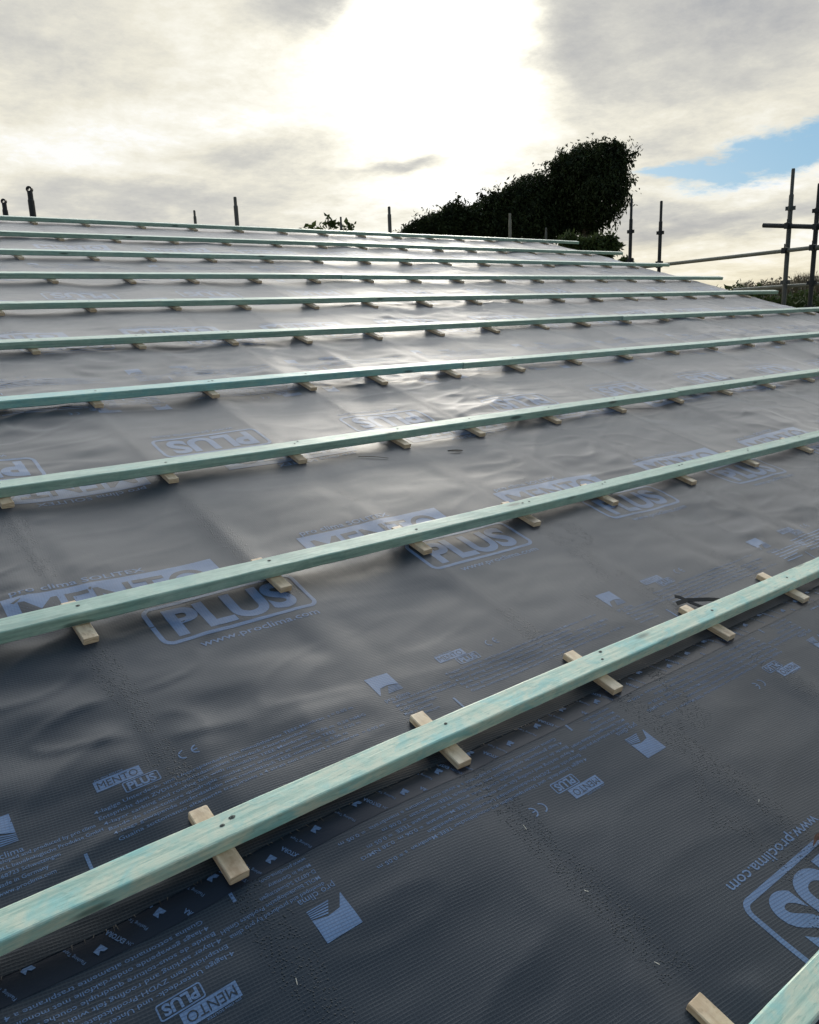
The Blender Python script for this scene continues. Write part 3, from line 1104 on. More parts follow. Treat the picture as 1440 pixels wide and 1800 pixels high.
ROW_WORD = {-1: 'corner', 0: 'first', 1: 'second', 2: 'third', 3: 'fourth', 4: 'fifth', 5: 'sixth', 6: 'seventh', 7: 'eighth', 8: 'ninth', 9: 'tenth'}
PIECES = {
    -1: [(0.2, 3.2, 'cream and turquoise batten end cut off by the bottom right corner')],
    0: [(-3.0, 10.1, 'nearest long batten, mottled cream and turquoise, above the taped seam')],
    1: [(-3.0, 10.2, 'pale green batten crossing the large blue logos, second long one from the bottom')],
    2: [(-3.0, 4.135, 'third batten from the bottom, left length with dark knots, up to the butt joint'),
        (4.138, 10.0, 'third batten from the bottom, right length beyond the butt joint')],
    3: [(-3.0, 3.003, 'fourth batten from the bottom, left length with turquoise top'),
        (3.006, 5.954, 'fourth batten from the bottom, middle length between two butt joints, above frayed seam'),
        (5.957, 10.15, 'fourth batten from the bottom, right length past the second joint')],
    4: [(-3.0, 5.832, 'fifth batten from the bottom, long left length'),
        (5.835, 10.21, 'fifth batten from the bottom, right length running out of the photo')],
    5: [(-3.0, 10.33, 'sixth batten from the bottom, its sawn end above the right hedge')],
    6: [(-3.0, 3.813, 'seventh batten from the bottom, left length up to the dark joint'),
        (3.816, 10.33, 'seventh batten from the bottom, right length with end against pale sky')],
    7: [(-3.0, 10.31, 'eighth batten from the bottom, its end passing a scaffold post')],
    8: [(-3.0, 10.30, 'ninth batten from the bottom, its end in front of the low bush')],
    9: [(-3.0, 10.27, 'topmost batten, along the ridge against the sky')]}

# packer blocks under the battens: seen front positions (pixels of the photograph), then the rafter grid
OBS = {0: [(421.7, 1549.5), (816.3, 1349.5), (1085.8, 1219.3), (1285.3, 1125.3), (1416.4, 1059.2)],
       1: [(161, 1131.5), (503.3, 1040.6), (752.3, 974.4), (944.4, 925.3), (1082, 889), (1220, 852.5), (1331, 821.3), (1426.7, 796.4)],
       2: [(14.8, 893.4), (306, 849.5), (533, 815.3), (716.5, 788), (848.3, 767.5), (982.7, 745.2), (1097.7, 725.7), (1199.3, 709), (1285, 695),
           (1361, 683.3), (1430, 671.7)],
       3: [None, (175, 717.3), (380, 700), (551.7, 686.7), (677.3, 676.7), (806.7, 664), (920, 653.3), (1020, 641), (1110, 631.7), (1191.7, 623.3),
           (1260, 616), (1325, 610), (1378.3, 605), (1428.3, 600.7)],
       4: [None, (65, 623.3), (251.7, 614), (415, 607.3), (545, 604), (669, 597.3), (778.3, 591), (876, 585.5), (963.3, 579.3), (1036, 574),
           (1108, 569), (1175, 565), (1236.7, 561), (1290, 558.3)],
       5: [None, None, (165, 549), (315, 546), (438, 545), (558, 543.3), (661.7, 541.7), (758, 539.3), (845, 535.7), (917, 533.3)]}


def block_mesh(L, wd, seed):
    rs = np.random.RandomState(seed)
    ch = 0.0022
    prof = [(-wd / 2 + ch, 0), (wd / 2 - ch, 0), (wd / 2, ch), (wd / 2, BH - ch), (wd / 2 - ch, BH), (-wd / 2 + ch, BH), (-wd / 2, BH - ch), (-wd / 2, ch)]
    vs, uvs, fs = [], [], []
    m_ = len(prof)
    per = 0
    off = rs.rand(2) * 9
    ys = [0.0, 0.0015, L * .33, L * .66, L - .0015, L]
    for i, y in enumerate(ys):
        s_ = 0.965 if i in (0, len(ys) - 1) else 1.0
        for q in range(m_ + 1):
            a, b_ = prof[q % m_]
            vs.append((a * s_, y, BH / 2 + (b_ - BH / 2) * s_ - 0.003))
            uvs.append((y + off[0], q * 0.012 + off[1]))
    for i in range(len(ys) - 1):
        for q in range(m_):
            a = i * (m_ + 1) + q
            fs.append((a, a + 1, a + m_ + 2, a + m_ + 1))
    fs.append(tuple(range(m_))[::-1])
    fs.append(tuple((len(ys) - 1) * (m_ + 1) + q for q in range(m_)))
    me = mesh_from('packer_block', vs, fs)
    set_uv(me, uvs)
    return me


SPECIAL = {(0, 0): 'pale pine packer block nearest the bottom left, beside a blue tape print',
           (0, 3): 'pine packer block with black plastic scraps behind it, under the nearest long batten',
           (-1, 0): 'pale pine packer block beside the corner batten at bottom right'}
block_meshes = [block_mesh(0.200 + 0.012 * ((i * 37 % 11) / 11 - .5), 0.043 + .002 * ((i * 13 % 7) / 7 - .5), 100 + i) for i in range(14)]
roofrot = Matrix(((1, 0, 0), (0, cP, -sP), (0, sP, cP)))
seedn = 50
for kr in range(-1, 10):
    rows = []
    for (u0, u1, lab) in PIECES[kr]:
        seedn += 1
        rows.append((u0, u1) + batten(kr, u0, u1, lab, seedn))
    # blocks
    spots = []
    if kr == -1:
        spots = [(0.590, -0.884), (1.19, -0.89), (1.80, -0.895)]
    else:
        for r, ur in enumerate(RAF):
            o_ = OBS.get(kr, [])
            if r < len(o_) and o_[r] is not None:
                X = inv(*o_[r])
                spots.append((X[0], X[1] + .001))
            else:
                spots.append((ur + random.uniform(-.012, .012), ROW_V[kr] + random.uniform(-.012, .012)))
    shown = 0
    for r, (bu, bv) in enumerate(spots):
        xx, yy = px(bu, bv, .01)
        if kr == -1:
            bv0 = bv
        vis = -25 < xx < 1462 and (yy < 1790 or kr == -1 and r == 0)
        if not vis and not (-220 < xx < 2600):
            continue
        if kr == -1 and r > 0:
            vis = False
        me = block_meshes[random.randrange(len(block_meshes))]
        o = bpy.data.objects.new('packer_block', me)
        if not me.materials:
            me.materials.append(M_PINE)
        COL.objects.link(o)
        o.matrix_world = Matrix.Translation(W(bu, bv, 0.003)) @ (roofrot @ Matrix.Rotation(rad(random.uniform(-1.6, 1.6)), 3, 'Z')).to_4x4()
        if vis:
            lab = SPECIAL.get((kr, shown))
            if lab is None:
                roww = {0: 'nearest long', 9: 'topmost'}.get(kr, ROW_WORD[kr])
                lab = 'pine packer block under the %s batten%s, %s block from the left' % (roww, '' if kr in (0, 9) else ' up', ORD[shown])
            shown += 1
        else:
            lab = 'pine packer block beyond the photo edge under the %s batten up' % ROW_WORD[kr]
        tag(o, lab, 'timber block', 'packer blocks under the battens')
        # screws through the batten into this block
        if kr <= 5:
            for (u0, u1, root, fn) in rows:
                if not (u0 + .02 < bu < u1 - .02):
                    continue
                rr = random.Random(kr * 100 + r)
                for s_ in range(1 if rr.random() < .65 else 2):
                    su = bu + rr.uniform(-.012, .012) + .03 * s_
                    dv, dn = fn(su)
                    sv = ROW_V[kr] + B_V0 + dv + rr.uniform(.026, .044) + .012 * s_
                    nn = BH + BT + dn + 0.0006
                    mbv, mbf = [], []
                    R_ = rr.uniform(.0024, .0034)
                    for ring, (rd, hz) in enumerate(((R_ * 1.25, .0000), (R_, .0006), (R_ * .45, .0004), (R_ * .3, .0012))):
                        for q in range(10):
                            a = 2 * math.pi * q / 10
                            jit = 1 + (.35 * rr.random() if ring == 0 else 0)
                            mbv.append(W(su + rd * jit * math.cos(a) * (1.5 if ring == 0 else 1), sv + rd * jit * math.sin(a), nn + hz))
                    for ring in range(3):
                        for q in range(10):
                            q2 = (q + 1) % 10
                            mbf.append((ring * 10 + q, ring * 10 + q2, ring * 10 + 10 + q2, ring * 10 + 10 + q))
                    mbf.append(tuple(30 + q for q in range(10)))
                    me = mesh_from('screw_head', mbv, mbf)
                    so_ = link('screw_head', me, [M_HOLE, M_SCREW], root)
                    me.polygons.foreach_set('material_index', np.array([0] * 20 + [1] * (len(mbf) - 20), dtype=np.int32))

# ------------------------------------------------------------------ small litter on the membrane
def strip(name, pts, wd, th_, mat, label, cat, curl=0.0):
    """thin bent strip along (u, v, n) points"""
    vs, fs = [], []
    for i, (u, v, n) in enumerate(pts):
        i2 = min(i + 1, len(pts) - 1)
        i1 = max(i - 1, 0)
        du, dv = pts[i2][0] - pts[i1][0], pts[i2][1] - pts[i1][1]
        l_ = math.hypot(du, dv) or 1
        w_ = (wd[i] if isinstance(wd, (list, tuple)) else wd) / 2
        nu_, nv_ = -dv / l_ * w_, du / l_ * w_
        hb = float(height(u, v))
        for s_, z in ((1, 0), (-1, 0), (-1, th_), (1, th_)):
            vs.append(W(u + s_ * nu_, v + s_ * nv_, hb + .004 + n + z + (curl if s_ > 0 else 0)))
    for i in range(len(pts) - 1):
        for q in range(4):
            a, b_ = i * 4 + q, i * 4 + (q + 1) % 4
            fs.append((a, b_, b_ + 4, a + 4))
    fs += [(3, 2, 1, 0), tuple((len(pts) - 1) * 4 + q for q in range(4))]
    me = mesh_from(name, vs, fs)
    return tag(link(name, me, mat), label, cat)


strip('plastic_scrap', [(1.815, .222, .006), (1.87, .215, .010), (1.95, .178, .010), (2.02, .145, .002)], .013, .002, M_BLACK,
      'black plastic offcut strip lying behind the block under nearest batten', 'scrap', .006)
strip('plastic_scrap', [(1.842, .252, .012), (1.856, .238, .012), (1.875, .20, .006), (1.90, .16, .001)], .012, .002, M_BLACK,
      'short black plastic offcut with upturned end, crossing the longer offcut', 'scrap', .004)
strip('dry_leaf', [(1.975, 1.685, 0), (2.00, 1.672, .004), (2.03, 1.664, .003), (2.055, 1.664, 0)], [.004, .016, .018, .003], .001, M_TWIG,
      'small dark dry leaf on the membrane below the third batten', 'leaf', .003)
strip('grass_stalk', [(1.495, 1.765, 0), (1.56, 1.735, .003), (1.62, 1.70, 0)], .004, .0015, M_TWIG,
      'thin dark stalk on the membrane left of the small dark leaf', 'stalk')
strip('dry_leaf', [(1.175, -.618, .001), (1.195, -.612, .010), (1.225, -.622, .016), (1.26, -.63, .012), (1.29, -.64, .0)], [.002, .010, .022, .024, .004],
      .001, M_DRYLEAF, 'curled reddish brown leaf at the right edge on the large logo', 'leaf', .006)
for (u, v, du, dv, lab) in [(-.015, -.246, .004, .015, 'tiny pale wood sliver below the small upside-down logo at bottom left'),
                            (.598, -.406, .006, -.012, 'tiny pale wood sliver in the middle of the bottom sheet'),
                            (.592, -.594, .004, -.014, 'tiny pale wood sliver nearest the bottom edge'),
                            (.606, -.213, .001, .016, 'tiny upright pale sliver left of the CE mark'),
                            (1.195, -.465, .010, .006, 'tiny pale sliver near the web address on the bottom sheet')]:
    strip('wood_sliver', [(u - du / 2.8, v - dv / 2.8, 0), (u + du / 2.8, v + dv / 2.8, .002)], .0010, .0007, M_SHAVING, lab, 'sliver')


# ------------------------------------------------------------------ scaffolding
def cup(mb_, c, r, hgt=.03):
    """pressed collar: a ring with four wedge pockets"""
    x, y, z = c
    mb_.tube([(x, y, z - hgt), (x, y, z + hgt)], r * 1.18, 12)
    for q in range(4):
        a = q * math.pi / 2 + .35
        mb_.box((x + math.cos(a) * r * 1.55, y + math.sin(a) * r * 1.55, z), (r * 1.0, r * .9, hgt * 1.7), a)
        mb_.box((x + math.cos(a) * r * 1.75, y + math.sin(a) * r * 1.75, z + hgt * .5), (r * .5, r * 1.2, hgt * .5), a)


def standard(x, y, ztop, label, cups=(), r=.026, spig=.28, mat=None, hole=False, z0=0.0):
    root = empty('scaffold_post', (x, y, z0))
    tag(root, label, 'scaffold post', 'scaffold posts round the roof')
    mat = mat or M_STEEL
    mb_ = MB()
    zs = ztop - spig
    mb_.tube([(x, y, z0), (x, y, zs - .012), (x, y, zs)], [r, r, r * .9], 14)
    mb_.build('tube', mat, root, False)
    mb_ = MB()
    if hole:
        # flat pressed top with an eye: two cheeks and a closing ring
        w_, t2 = r * 1.0, r * .5
        cz = ztop - w_
        seg = 16
        vs, fs = [], []
        ax = Vector((rv[0], rv[1], 0))
        nx = Vector((fv[0], fv[1], 0))
        for s_ in (-1, 1):
            for q in range(seg):
                a = 2 * math.pi * q / seg
                for rr_ in (w_, w_ * .45):
                    p = Vector((x, y, cz)) + ax * rr_ * math.cos(a) + Vector((0, 0, rr_ * math.sin(a))) + nx * t2 * s_
                    vs.append(p)
        for s_ in range(2):
            for q in range(seg):
                q2 = (q + 1) % seg
                a, b_, c_, d_ = (s_ * seg + q) * 2, (s_ * seg + q2) * 2, (s_ * seg + q2) * 2 + 1, (s_ * seg + q) * 2 + 1
                fs.append((a, b_, c_, d_) if s_ == 0 else (d_, c_, b_, a))
        for q in range(seg):
            q2 = (q + 1) % seg
            fs.append((q * 2, (seg + q) * 2, (seg + q2) * 2, q2 * 2))
            fs.append((q * 2 + 1, q2 * 2 + 1, (seg + q2) * 2 + 1, (seg + q) * 2 + 1))
        mb_.add(vs, fs)
        mb_.tube([(x, y, zs - .02), (x, y, cz - w_ * .55)], r * .85, 10)
    else:
        mb_.tube([(x, y, zs - .02), (x, y, ztop - .015), (x, y, ztop)], [r * .76, r * .76, r * .66], 12)
    mb_.build('spigot', mat, root)
    for cz in cups:
        mb_ = MB()
        cup(mb_, (x, y, cz), r)
        mb_.build('collar', mat, root)
    return root


def zpix(x, y, X=None, Y=None):
    return float(at(x, y, X=X, Y=Y)[2])


def post_px(xt, yt, label, X=None, Y=None, cup_px=(), **kw):
    p = at(xt, yt, X=X, Y=Y)
    cups = [zpix(cx, cy, X=X, Y=Y) for cx, cy in cup_px]
    cups += [c_ for c_ in (p[2] - 1.6, p[2] - 2.6, p[2] - 3.6) if not cups or c_ < min(cups) - .3]
    return standard(float(p[0]), float(p[1]), float(p[2]), label, cups, **kw), p


SX = 10.75
pA, PA = post_px(1395, 296, 'grey scaffold post in front at right, with tube clamped across it', X=SX,
                 cup_px=[(1389.5, 366), (1380, 496)], r=.031, spig=.33)
pB, PB = post_px(1441, 322, 'scaffold post cut by the right edge of the photo', X=SX + .05, cup_px=[(1437, 370), (1428, 437), (1424, 497)], r=.031, spig=.3,
                 mat=M_STEEL_DARK)
pC, PC = post_px(1163, 353, 'dark scaffold post at the end of the sloping rail', X=SX, cup_px=[(1161.5, 409), (1160, 462)], r=.028, spig=.30, mat=M_STEEL_DARK)
pD, PD = post_px(1110.5, 350, 'dark scaffold post right of the tree, without a rail', X=SX, cup_px=[(1108.8, 407), (1107, 458)], r=.028, spig=.30, mat=M_STEEL_DARK)
post_px(51, 327, 'dark post with an eye at its top, tallest at the far left', Y=10.2, r=.040, spig=.16, mat=M_STEEL_DARK, hole=True)
post_px(6, 349, 'short dark post with an eye at the left edge of the photo', Y=10.4, r=.034, spig=.13, mat=M_STEEL_DARK, hole=True)
post_px(341.5, 369.5, 'shorter thin post left of the taller middle left post', Y=12.6, r=.026, spig=.10)
post_px(413, 346, 'taller bare post standing alone left of centre beyond the ridge', Y=10.9, r=.034, spig=.13)
post_px(599, 381, 'short post among the small leafy sprigs beyond the ridge', Y=12.6, r=.026, spig=.12)
post_px(684, 363, 'post just left of the dark hedge trees', Y=10.9, r=.034, spig=.13)
post_px(896.5, 375, 'grey post standing in front of the dark tree foliage', Y=10.9, r=.030, spig=.12, mat=M_GALV)
post_px(960, 400, 'lowest grey post in front of the tall tree', Y=11.2, r=.024, spig=.1)


def rail(pts, r, label, coup, mat):
    c0 = [sum(p[i] for p in pts) / len(pts) for i in range(3)]
    root = empty('scaffold_rail', c0)
    tag(root, label, 'scaffold rail')
    mb_ = MB()
    a, b_ = Vector(pts[0]), Vector(pts[-1])
    d = (b_ - a).normalized()
    # open ended tube
    mb_.tube([a, b_], r, 14, cap=False)
    mb_.tube([b_, a], r * .82, 14, cap=False)
    for e, s_ in ((a, 1), (b_, -1)):
        seg = 14
        o1 = d.orthogonal().normalized()
        o2 = d.cross(o1)
        vs = [e + (o1 * math.cos(2 * math.pi * q / seg) + o2 * math.sin(2 * math.pi * q / seg)) * rr_ for q in range(seg) for rr_ in (r, r * .82)]
        mb_.add(vs, [(q * 2, q * 2 + 1, ((q + 1) % seg) * 2 + 1, ((q + 1) % seg) * 2) for q in range(seg)])
    mb_.build('tube', mat, root)
    for c_ in coup:
        mb_ = MB()
        cv = Vector(c_)
        mb_.tube([cv - d * .035, cv + d * .035], r * 1.45, 12)
        mb_.box(cv + Vector((-.045, .0, -.005)), (.05, .05, .075))
        mb_.tube([cv + Vector((-.03, 0, .03)), cv + Vector((-.03, 0, .085))], .009, 8)
        mb_.tube([cv + Vector((.02, -.05, 0)), cv + Vector((.02, .05, 0))], .010, 8)
        mb_.build('coupler', M_STEEL_DARK, root)
    return root


XI = SX - .07
rail([at(1062, 477, X=XI), at(1470, 430.5, X=XI)], .027, 'long pale tube rail sloping between the right scaffold posts',
     [at(1160, 466, X=XI), at(1381, 440, X=XI), at(1430, 434.5, X=XI)], M_GALV)
rail([at(1342, 396, X=XI - .02), at(1520, 401, X=XI - .02)], .031, 'short dark tube with open end crossing the two right posts',
     [at(1386, 396.5, X=XI - .02), at(1436, 398, X=XI - .02)], M_STEEL_DARK)
rail([at(1290, 510, X=SX + .09), at(1470, 497, X=SX + .09)], .026, 'low grey tube rail in front of the right hedge', [], M_GALV)


# ------------------------------------------------------------------ trees and hedges
def leaf_cloud(blobs, n, size, droop=0.5, seed=1, shell=0.55, aspect=2.6):
    """leaves as small folded diamonds spread through ellipsoids (c, (rx, ry, rz)); returns verts, face idx"""
    rs = np.random.RandomState(seed)
    vol = np.array([b_[1][0] * b_[1][1] * b_[1][2] for b_ in blobs]) ** .75
    pick = rs.choice(len(blobs), n, p=vol / vol.sum())
    C_ = np.array([b_[0] for b_ in blobs])[pick]
    R_ = np.array([b_[1] for b_ in blobs])[pick]
    d = rs.randn(n, 3)
    d /= np.linalg.norm(d, axis=1)[:, None]
    rad_ = rs.rand(n) ** (1 / 3.0)
    rad_ = np.where(rs.rand(n) < shell, 0.72 + .34 * rs.rand(n) ** 1.5, rad_)
    # lumpy outline
    lump = 1 + 0.34 * perlin(d[:, 0] * 2.3 + pick * 3.1, d[:, 2] * 2.3 + d[:, 1] * 1.7 + pick) + .22 * perlin(d[:, 0] * 6 + pick, d[:, 2] * 6 - d[:, 1] * 5)
    P = C_ + d * R_ * (rad_ * lump)[:, None]
    ax = rs.randn(n, 3)
    ax[:, 2] -= droop * 1.6
    ax /= np.linalg.norm(ax, axis=1)[:, None]
    sd_ = np.cross(ax, rs.randn(n, 3))
    sd_ /= np.linalg.norm(sd_, axis=1)[:, None] + 1e-9
    nm = np.cross(ax, sd_)
    L = size * (.45 + 1.1 * rs.rand(n) ** 1.4)[:, None]
    Wd = L / aspect
    v0 = P
    v1 = P + ax * L * .5 + sd_ * Wd * .5 + nm * Wd * .18
    v2 = P + ax * L - nm * L * .08
    v3 = P + ax * L * .5 - sd_ * Wd * .5 + nm * Wd * .18
    verts = np.stack([v0, v1, v2, v3], 1).reshape(-1, 3)
    idx = np.arange(4 * n)
    return verts, idx


def twig_leaves(paths, per, size, seed):
    rs = np.random.RandomState(seed)
    pts = []
    for p in paths:
        p = np.array(p)
        for _ in range(per):
            t_ = rs.rand() * (len(p) - 1)
            i = min(int(t_), len(p) - 2)
            pts.append(p[i] + (p[i + 1] - p[i]) * (t_ - i) + rs.randn(3) * size * .25)
    return [(q, (size * .35,) * 3) for q in pts]


def pb(x, y, r, dist, dd=0.0, sq=1.0):
    """blob from a place in the view at a distance, r in photo pixels"""
    p = at(x, y, dist=dist + dd)
    rr_ = r * (dist + dd) / F_PX
    return (p, (rr_, rr_, rr_ * sq))


def tree(name, blobs, n, size, label, cat, mat, trunks, twigs=(), group=None, droop=.5, seed=1, shell=.55, twig_size=None, aspect=2.6, sprays=0):
    base = trunks[0][0]
    root = empty(name, base)
    tag(root, label, cat, group)
    v_, i_ = leaf_cloud(blobs, n, size, droop, seed, shell, aspect)
    if twigs:
        tb = twig_leaves(twigs, 26, size, seed + 3)
        v2, i2 = leaf_cloud(tb, len(tb) * 2, twig_size or size, droop, seed + 4, .2, aspect)
        i_ = np.concatenate([i_, i2 + len(v_)])
        v_ = np.concatenate([v_, v2])
    if sprays:
        rs = np.random.RandomState(seed + 77)
        sp = []
        for _ in range(sprays):
            c_, r_ = blobs[rs.randint(len(blobs))]
            d_ = rs.randn(3)
            d_ /= np.linalg.norm(d_)
            d_[2] = abs(d_[2]) * (1 if rs.rand() < .6 else -1)
            p0 = np.array(c_) + d_ * np.array(r_) * .95
            L_ = size * (2 + 3.5 * rs.rand())
            p1 = p0 + (d_ * .9 + np.array([0, 0, .25])) * L_ * .6
            p2 = p1 + (d_ * .5 + np.array([0, 0, -1.1 * droop])) * L_ * .7
            sp.append([p0, p1, p2])
        tb = twig_leaves(sp, 9, size * .8, seed + 5)
        v2, i2 = leaf_cloud(tb, len(tb), size * .8, droop, seed + 6, .2, aspect)
        i_ = np.concatenate([i_, i2 + len(v_)])
        v_ = np.concatenate([v_, v2])
    link('crown', fast_mesh('crown', v_, i_, 4), mat, root)
    mb_ = MB()
    for path, r0, r1 in [(t_[:-2], t_[-2], t_[-1]) for t_ in trunks]:
        pts = [Vector(p) for p in path]
        fine = []
        for a, b_ in zip(pts, pts[1:]):
            for q in range(4):
                fine.append(a.lerp(b_, q / 4) + Vector((random.uniform(-1, 1), random.uniform(-1, 1), 0)) * r0 * .25 * (q > 0))
        fine.append(pts[-1])
        mb_.tube(fine, [r0 + (r1 - r0) * i / (len(fine) - 1) for i in range(len(fine))], 8)
    for tw in twigs:
        mb_.tube([Vector(p) for p in tw], [.018 - .014 * i / (len(tw) - 1) for i in range(len(tw))], 5)
    mb_.build('trunk', M_BARK, root)
    return root


DT = 27.0
A_bl = [pb(1040, 300, 46, DT), pb(1003, 315, 42, DT, .4), pb(1068, 288, 34, DT), pb(1058, 340, 42, DT, -.5), pb(1012, 358, 48, DT, .6),
        pb(1036, 378, 28, DT), pb(1078, 325, 26, DT, -.5), pb(992, 296, 24, DT, .5), pb(1080, 268, 17, DT), pb(1030, 280, 25, DT),
        pb(980, 380, 36, DT, .7), pb(1064, 372, 14, DT, -.9), pb(1052, 396, 8, DT, -.6), pb(1000, 398, 12, DT), pb(1040, 404, 7, DT)]
gx = at(1035, 440, dist=DT)


def tw(x, y, pts, dist=DT):
    return [tuple(at(a, b_, dist=dist)) for a, b_ in [(x, y)] + pts]


A_tw = [tw(1085, 275, [(1100, 268), (1113, 266), (1122, 270)]), tw(1088, 290, [(1100, 296), (1110, 302), (1115, 318)]),
        tw(1080, 262, [(1084, 252), (1080, 246)]), tw(1085, 300, [(1098, 312), (1102, 328), (1106, 338)]), tw(1085, 310, [(1092, 325), (1097, 345)]),
        tw(985, 292, [(975, 286), (963, 286), (955, 283)]), tw(1000, 275, [(988, 266), (981, 265)]), tw(1075, 330, [(1086, 345), (1090, 362)]),
        tw(1060, 370, [(1070, 388), (1074, 405)]), tw(1070, 365, [(1080, 380), (1084, 398)]), tw(1040, 395, [(1046, 410), (1050, 420)]),
        tw(1092, 282, [(1104, 283), (1116, 290)]), tw(1020, 395, [(1026, 410), (1030, 420)]), tw(1094, 268, [(1106, 272), (1112, 284)]),
        tw(1000, 400, [(1003, 412), (1006, 420)]), tw(1055, 262, [(1060, 253), (1066, 249)])]
base = (float(gx[0]), float(gx[1]), 0.0)
tree('tall_tree', A_bl, 36000, .125, 'tall dark drooping evergreen, highest of the trees beyond the ridge', 'tree', M_LEAF,
     [(base, tuple(at(1030, 400, dist=DT)), .26, .16), (tuple(at(1030, 400, dist=DT)), tuple(at(1010, 340, dist=DT)), tuple(at(1000, 310, dist=DT)), .15, .05),
      (tuple(at(1030, 400, dist=DT)), tuple(at(1052, 340, dist=DT)), tuple(at(1065, 290, dist=DT)), .14, .04)],
     A_tw, 'dark trees beyond the ridge', .75, 3, .45, sprays=150)
B_bl = [pb(930, 360, 46, DT, .6), pb(884, 376, 38, DT, .4), pb(958, 348, 32, DT, .8), pb(900, 358, 30, DT, .6), pb(852, 384, 32, DT, .2), pb(940, 398, 40, DT),
        pb(890, 400, 30, DT), pb(928, 330, 20, DT, .7), pb(868, 356, 14, DT, .4), pb(948, 326, 15, DT, .8)]
gx = at(905, 440, dist=DT + .5)
base = (float(gx[0]), float(gx[1]), 0.0)
tree('dense_tree', B_bl, 34000, .125, 'dark dense tree with domed top, left of the tallest tree', 'tree', M_LEAF,
     [(base, tuple(at(905, 400, dist=DT + .5)), .24, .15), (tuple(at(905, 400, dist=DT + .5)), tuple(at(930, 345, dist=DT + .5)), .14, .04),
      (tuple(at(905, 400, dist=DT + .5)), tuple(at(875, 370, dist=DT + .5)), .12, .04)],
     [tw(940, 320, [(948, 308), (952, 304)]), tw(880, 350, [(872, 340), (866, 336)]), tw(850, 350, [(846, 342), (844, 338)])],
     'dark trees beyond the ridge', .6, 5, .45, sprays=70)
C_bl = [pb(800, 390, 29, DT, .2), pb(765, 400, 24, DT), pb(735, 407, 19, DT), pb(828, 392, 26, DT, .3), pb(798, 374, 15, DT, .2), pb(845, 400, 26, DT, .3),
        pb(780, 410, 28, DT), pb(716, 411, 10, DT), pb(750, 392, 13, DT)]
gx = at(790, 440, dist=DT)
base = (float(gx[0]), float(gx[1]), 0.0)
tree('dense_tree', C_bl, 26000, .115, 'lowest dark rounded tree at the left end of the tree mass', 'tree', M_LEAF,
     [(base, tuple(at(790, 410, dist=DT)), .2, .12), (tuple(at(790, 410, dist=DT)), tuple(at(805, 380, dist=DT)), .1, .03)],
     [tw(722, 398, [(714, 396), (709, 400)]), tw(800, 360, [(803, 352), (806, 350)])], 'dark trees beyond the ridge', .4, 8, .45, sprays=60)
D_bl = [pb(1072, 432, 13, 20), pb(1048, 430, 16, 20), pb(1025, 432, 14, 20), pb(1082, 436, 8, 20), pb(1062, 446, 14, 20), pb(1035, 446, 14, 20),
        pb(1000, 425, 14, 20), pb(1072, 418, 7, 20)]
gx = at(1050, 470, dist=20)
tree('green_bush', D_bl, 6000, .11, 'small green bush in front of the tall tree trunk at the roof edge', 'bush', M_LEAF2,
     [((float(gx[0]), float(gx[1]), 0.0), tuple(at(1050, 440, dist=20)), .08, .03)], (), None, .3, 12, .3)
E_bl = [pb(1100, 462, 8, 19), pb(1093, 466, 6, 19), pb(1108, 466, 5, 19), pb(1100, 474, 8, 19)]
gx = at(1100, 490, dist=19)
tree('green_bush', E_bl, 900, .12, 'tiny bush top showing at the foot of the bare post by the tree', 'bush', M_LEAF2,
     [((float(gx[0]), float(gx[1]), 0.0), tuple(at(1100, 466, dist=19)), .06, .02)],
     [tw(1108, 462, [(1112, 468), (1114, 474)], 19)], None, .3, 13, .3)
# paddle leaved sprigs beyond the ridge
S_bl = []
for x, y, r in ((580, 388, 6), (576, 384, 4), (588, 391, 5), (592, 396, 5), (571, 398, 5), (560, 400, 4), (551, 401, 3), (535, 398, 4), (610, 397, 4), (621, 398, 4),
                (583, 398, 6), (600, 400, 5), (616, 402, 4), (566, 404, 5), (545, 404, 4), (529, 400, 3)):
    S_bl.append(pb(x, y, r, 18))
gx = at(580, 440, dist=18)
stems = [((float(gx[0]), float(gx[1]), 0.0), tuple(at(580, 425, dist=18)), .05, .03)]
for x, y in ((578, 386), (590, 393), (570, 399), (549, 402), (533, 399), (612, 399), (621, 399)):
    stems.append((tuple(at(580, 428, dist=18)), tuple(at((x + 580) / 2, 410, dist=18)), tuple(at(x, y, dist=18)), .016, .008))
tree('leafy_shrub', S_bl, 120, .12, 'broad leaved sprigs poking above the ridge around the short post', 'shrub', M_LEAF2, stems, (), None, -.2, 21, .3, None, 1.7)

# hedges on the right
H_bl = []
rsx = random.Random(4)
for x in range(1210, 1500, 12):
    top = 508 - 5 * math.sin(x * .05) + (6 if x < 1250 else 0) + (10 if x > 1330 else 0)
    for y in range(int(top) + 12, 600, 14):
        H_bl.append(pb(x + rsx.uniform(-4, 4), y + rsx.uniform(-3, 3), 12, 17.0, rsx.uniform(-.5, .5)))
gx = at(1350, 560, dist=17)
tree('hedge', H_bl, 11000, .11, 'green leafy hedge below the scaffold at the right', 'hedge', M_LEAF2,
     [((float(gx[0]), float(gx[1]), 0.0), tuple(at(1350, 540, dist=17)), .06, .03)], (), None, .1, 31, .3)
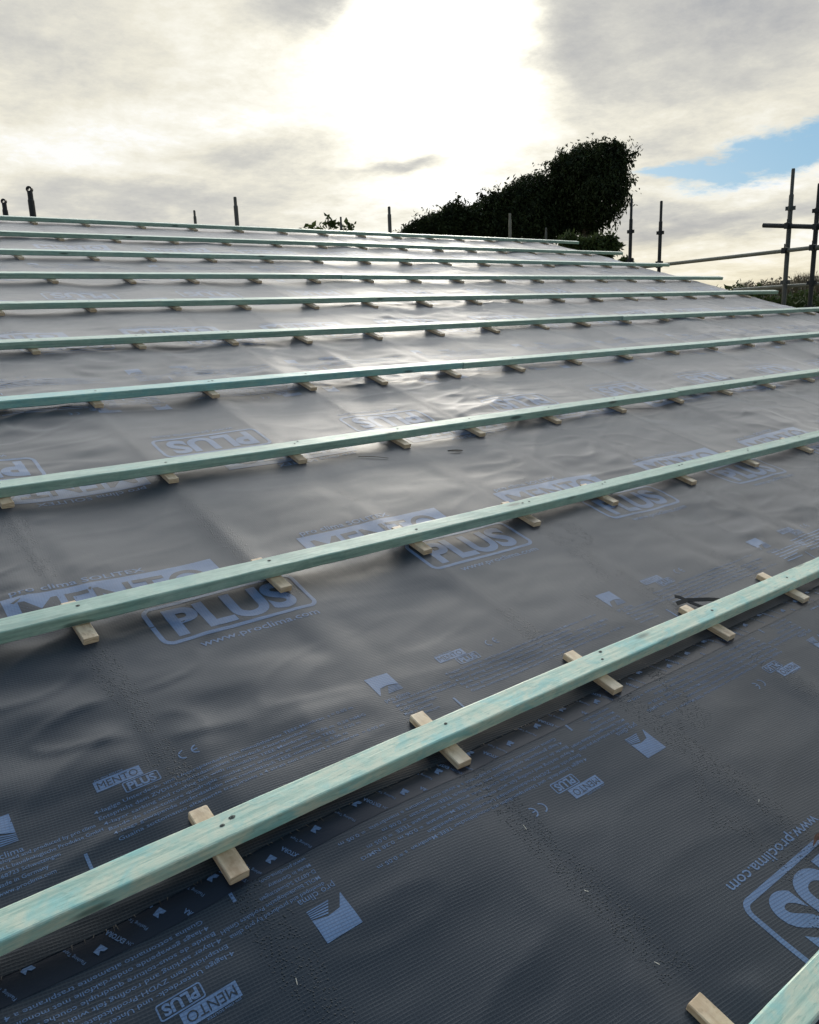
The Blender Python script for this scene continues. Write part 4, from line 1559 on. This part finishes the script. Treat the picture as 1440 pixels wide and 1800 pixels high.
# bare twiggy shrub behind it
base = at(1390, 520, dist=23)
root = empty('bare_shrub', (float(base[0]), float(base[1]), 0))
tag(root, 'pale bare twiggy shrub row behind the green hedge at right', 'shrub')
rs = np.random.RandomState(9)
n = 1500
vs, fs = [], []
for i in range(n):
    x = 1300 + 230 * rs.rand()
    top = 496 - 20 * sstep(x, 1330, 1440) + 8 * rs.rand() + 5 * math.sin(x * .11)
    p0 = at(x + rs.randn() * 6, 530 + 20 * rs.rand(), dist=23 + rs.randn() * .5)
    p1 = at(x + rs.randn() * 7, top, dist=23 + rs.randn() * .5)
    mid = (p0 + p1) / 2 + rs.randn(3) * .06
    w_ = np.array([rv[0], rv[1], 0]) * (.006 + .008 * rs.rand())
    d_ = np.array([fv[0], fv[1], 0]) * .008
    b_ = len(vs)
    vs += [p0 - w_, p0 + w_, p0 + d_, mid - w_ * .7, mid + w_ * .7, mid + d_ * .7, p1]
    fs += [(b_, b_ + 1, b_ + 4, b_ + 3), (b_ + 1, b_ + 2, b_ + 5, b_ + 4), (b_ + 2, b_, b_ + 3, b_ + 5), (b_ + 3, b_ + 4, b_ + 6), (b_ + 4, b_ + 5, b_ + 6), (b_ + 5, b_ + 3, b_ + 6)]
link('twigs', mesh_from('twigs', vs, fs), M_LEAF3, root)
F_bl = []
for x in range(1310, 1500, 9):
    F_bl.append(pb(x, 503 - 10 * float(sstep(x, 1330, 1440)), 9, 23, rsx.uniform(-.4, .4)))
    F_bl.append(pb(x, 520, 12, 23, rsx.uniform(-.4, .4)))
v_, i_ = leaf_cloud(F_bl, 3500, .09, .0, 41, .3)
link('dry_foliage', fast_mesh('dry_foliage', v_, i_, 4), M_LEAF3, root)
# far treeline closing the horizon
rs_ = random.Random(12)
fv_pts, ff = [], []
for i in range(34):
    az = rad(-60 + i * 5.3)
    dist = 130 + rs_.uniform(-15, 25)
    c_ = np.array([CW[0] + math.sin(az) * dist, CW[1] + math.cos(az) * dist, 0])
    bl = [(c_ + np.array([rs_.uniform(-5, 5), rs_.uniform(-4, 4), 1.2 + rs_.uniform(-.6, 1.0)]), (6.5, 6.5, 2.0 + rs_.random() * .8)) for _ in range(3)]
    v_, i_ = leaf_cloud(bl, 260, 1.1, 0, 60 + i, .7, 1.4)
    ff.append(i_ + sum(len(a) for a in fv_pts))
    fv_pts.append(v_)
fw = link('woodland', fast_mesh('woodland', np.concatenate(fv_pts), np.concatenate(ff), 4), M_LEAF2)
tag(fw, 'far low belt of trees closing the horizon', 'woodland', kind='stuff')
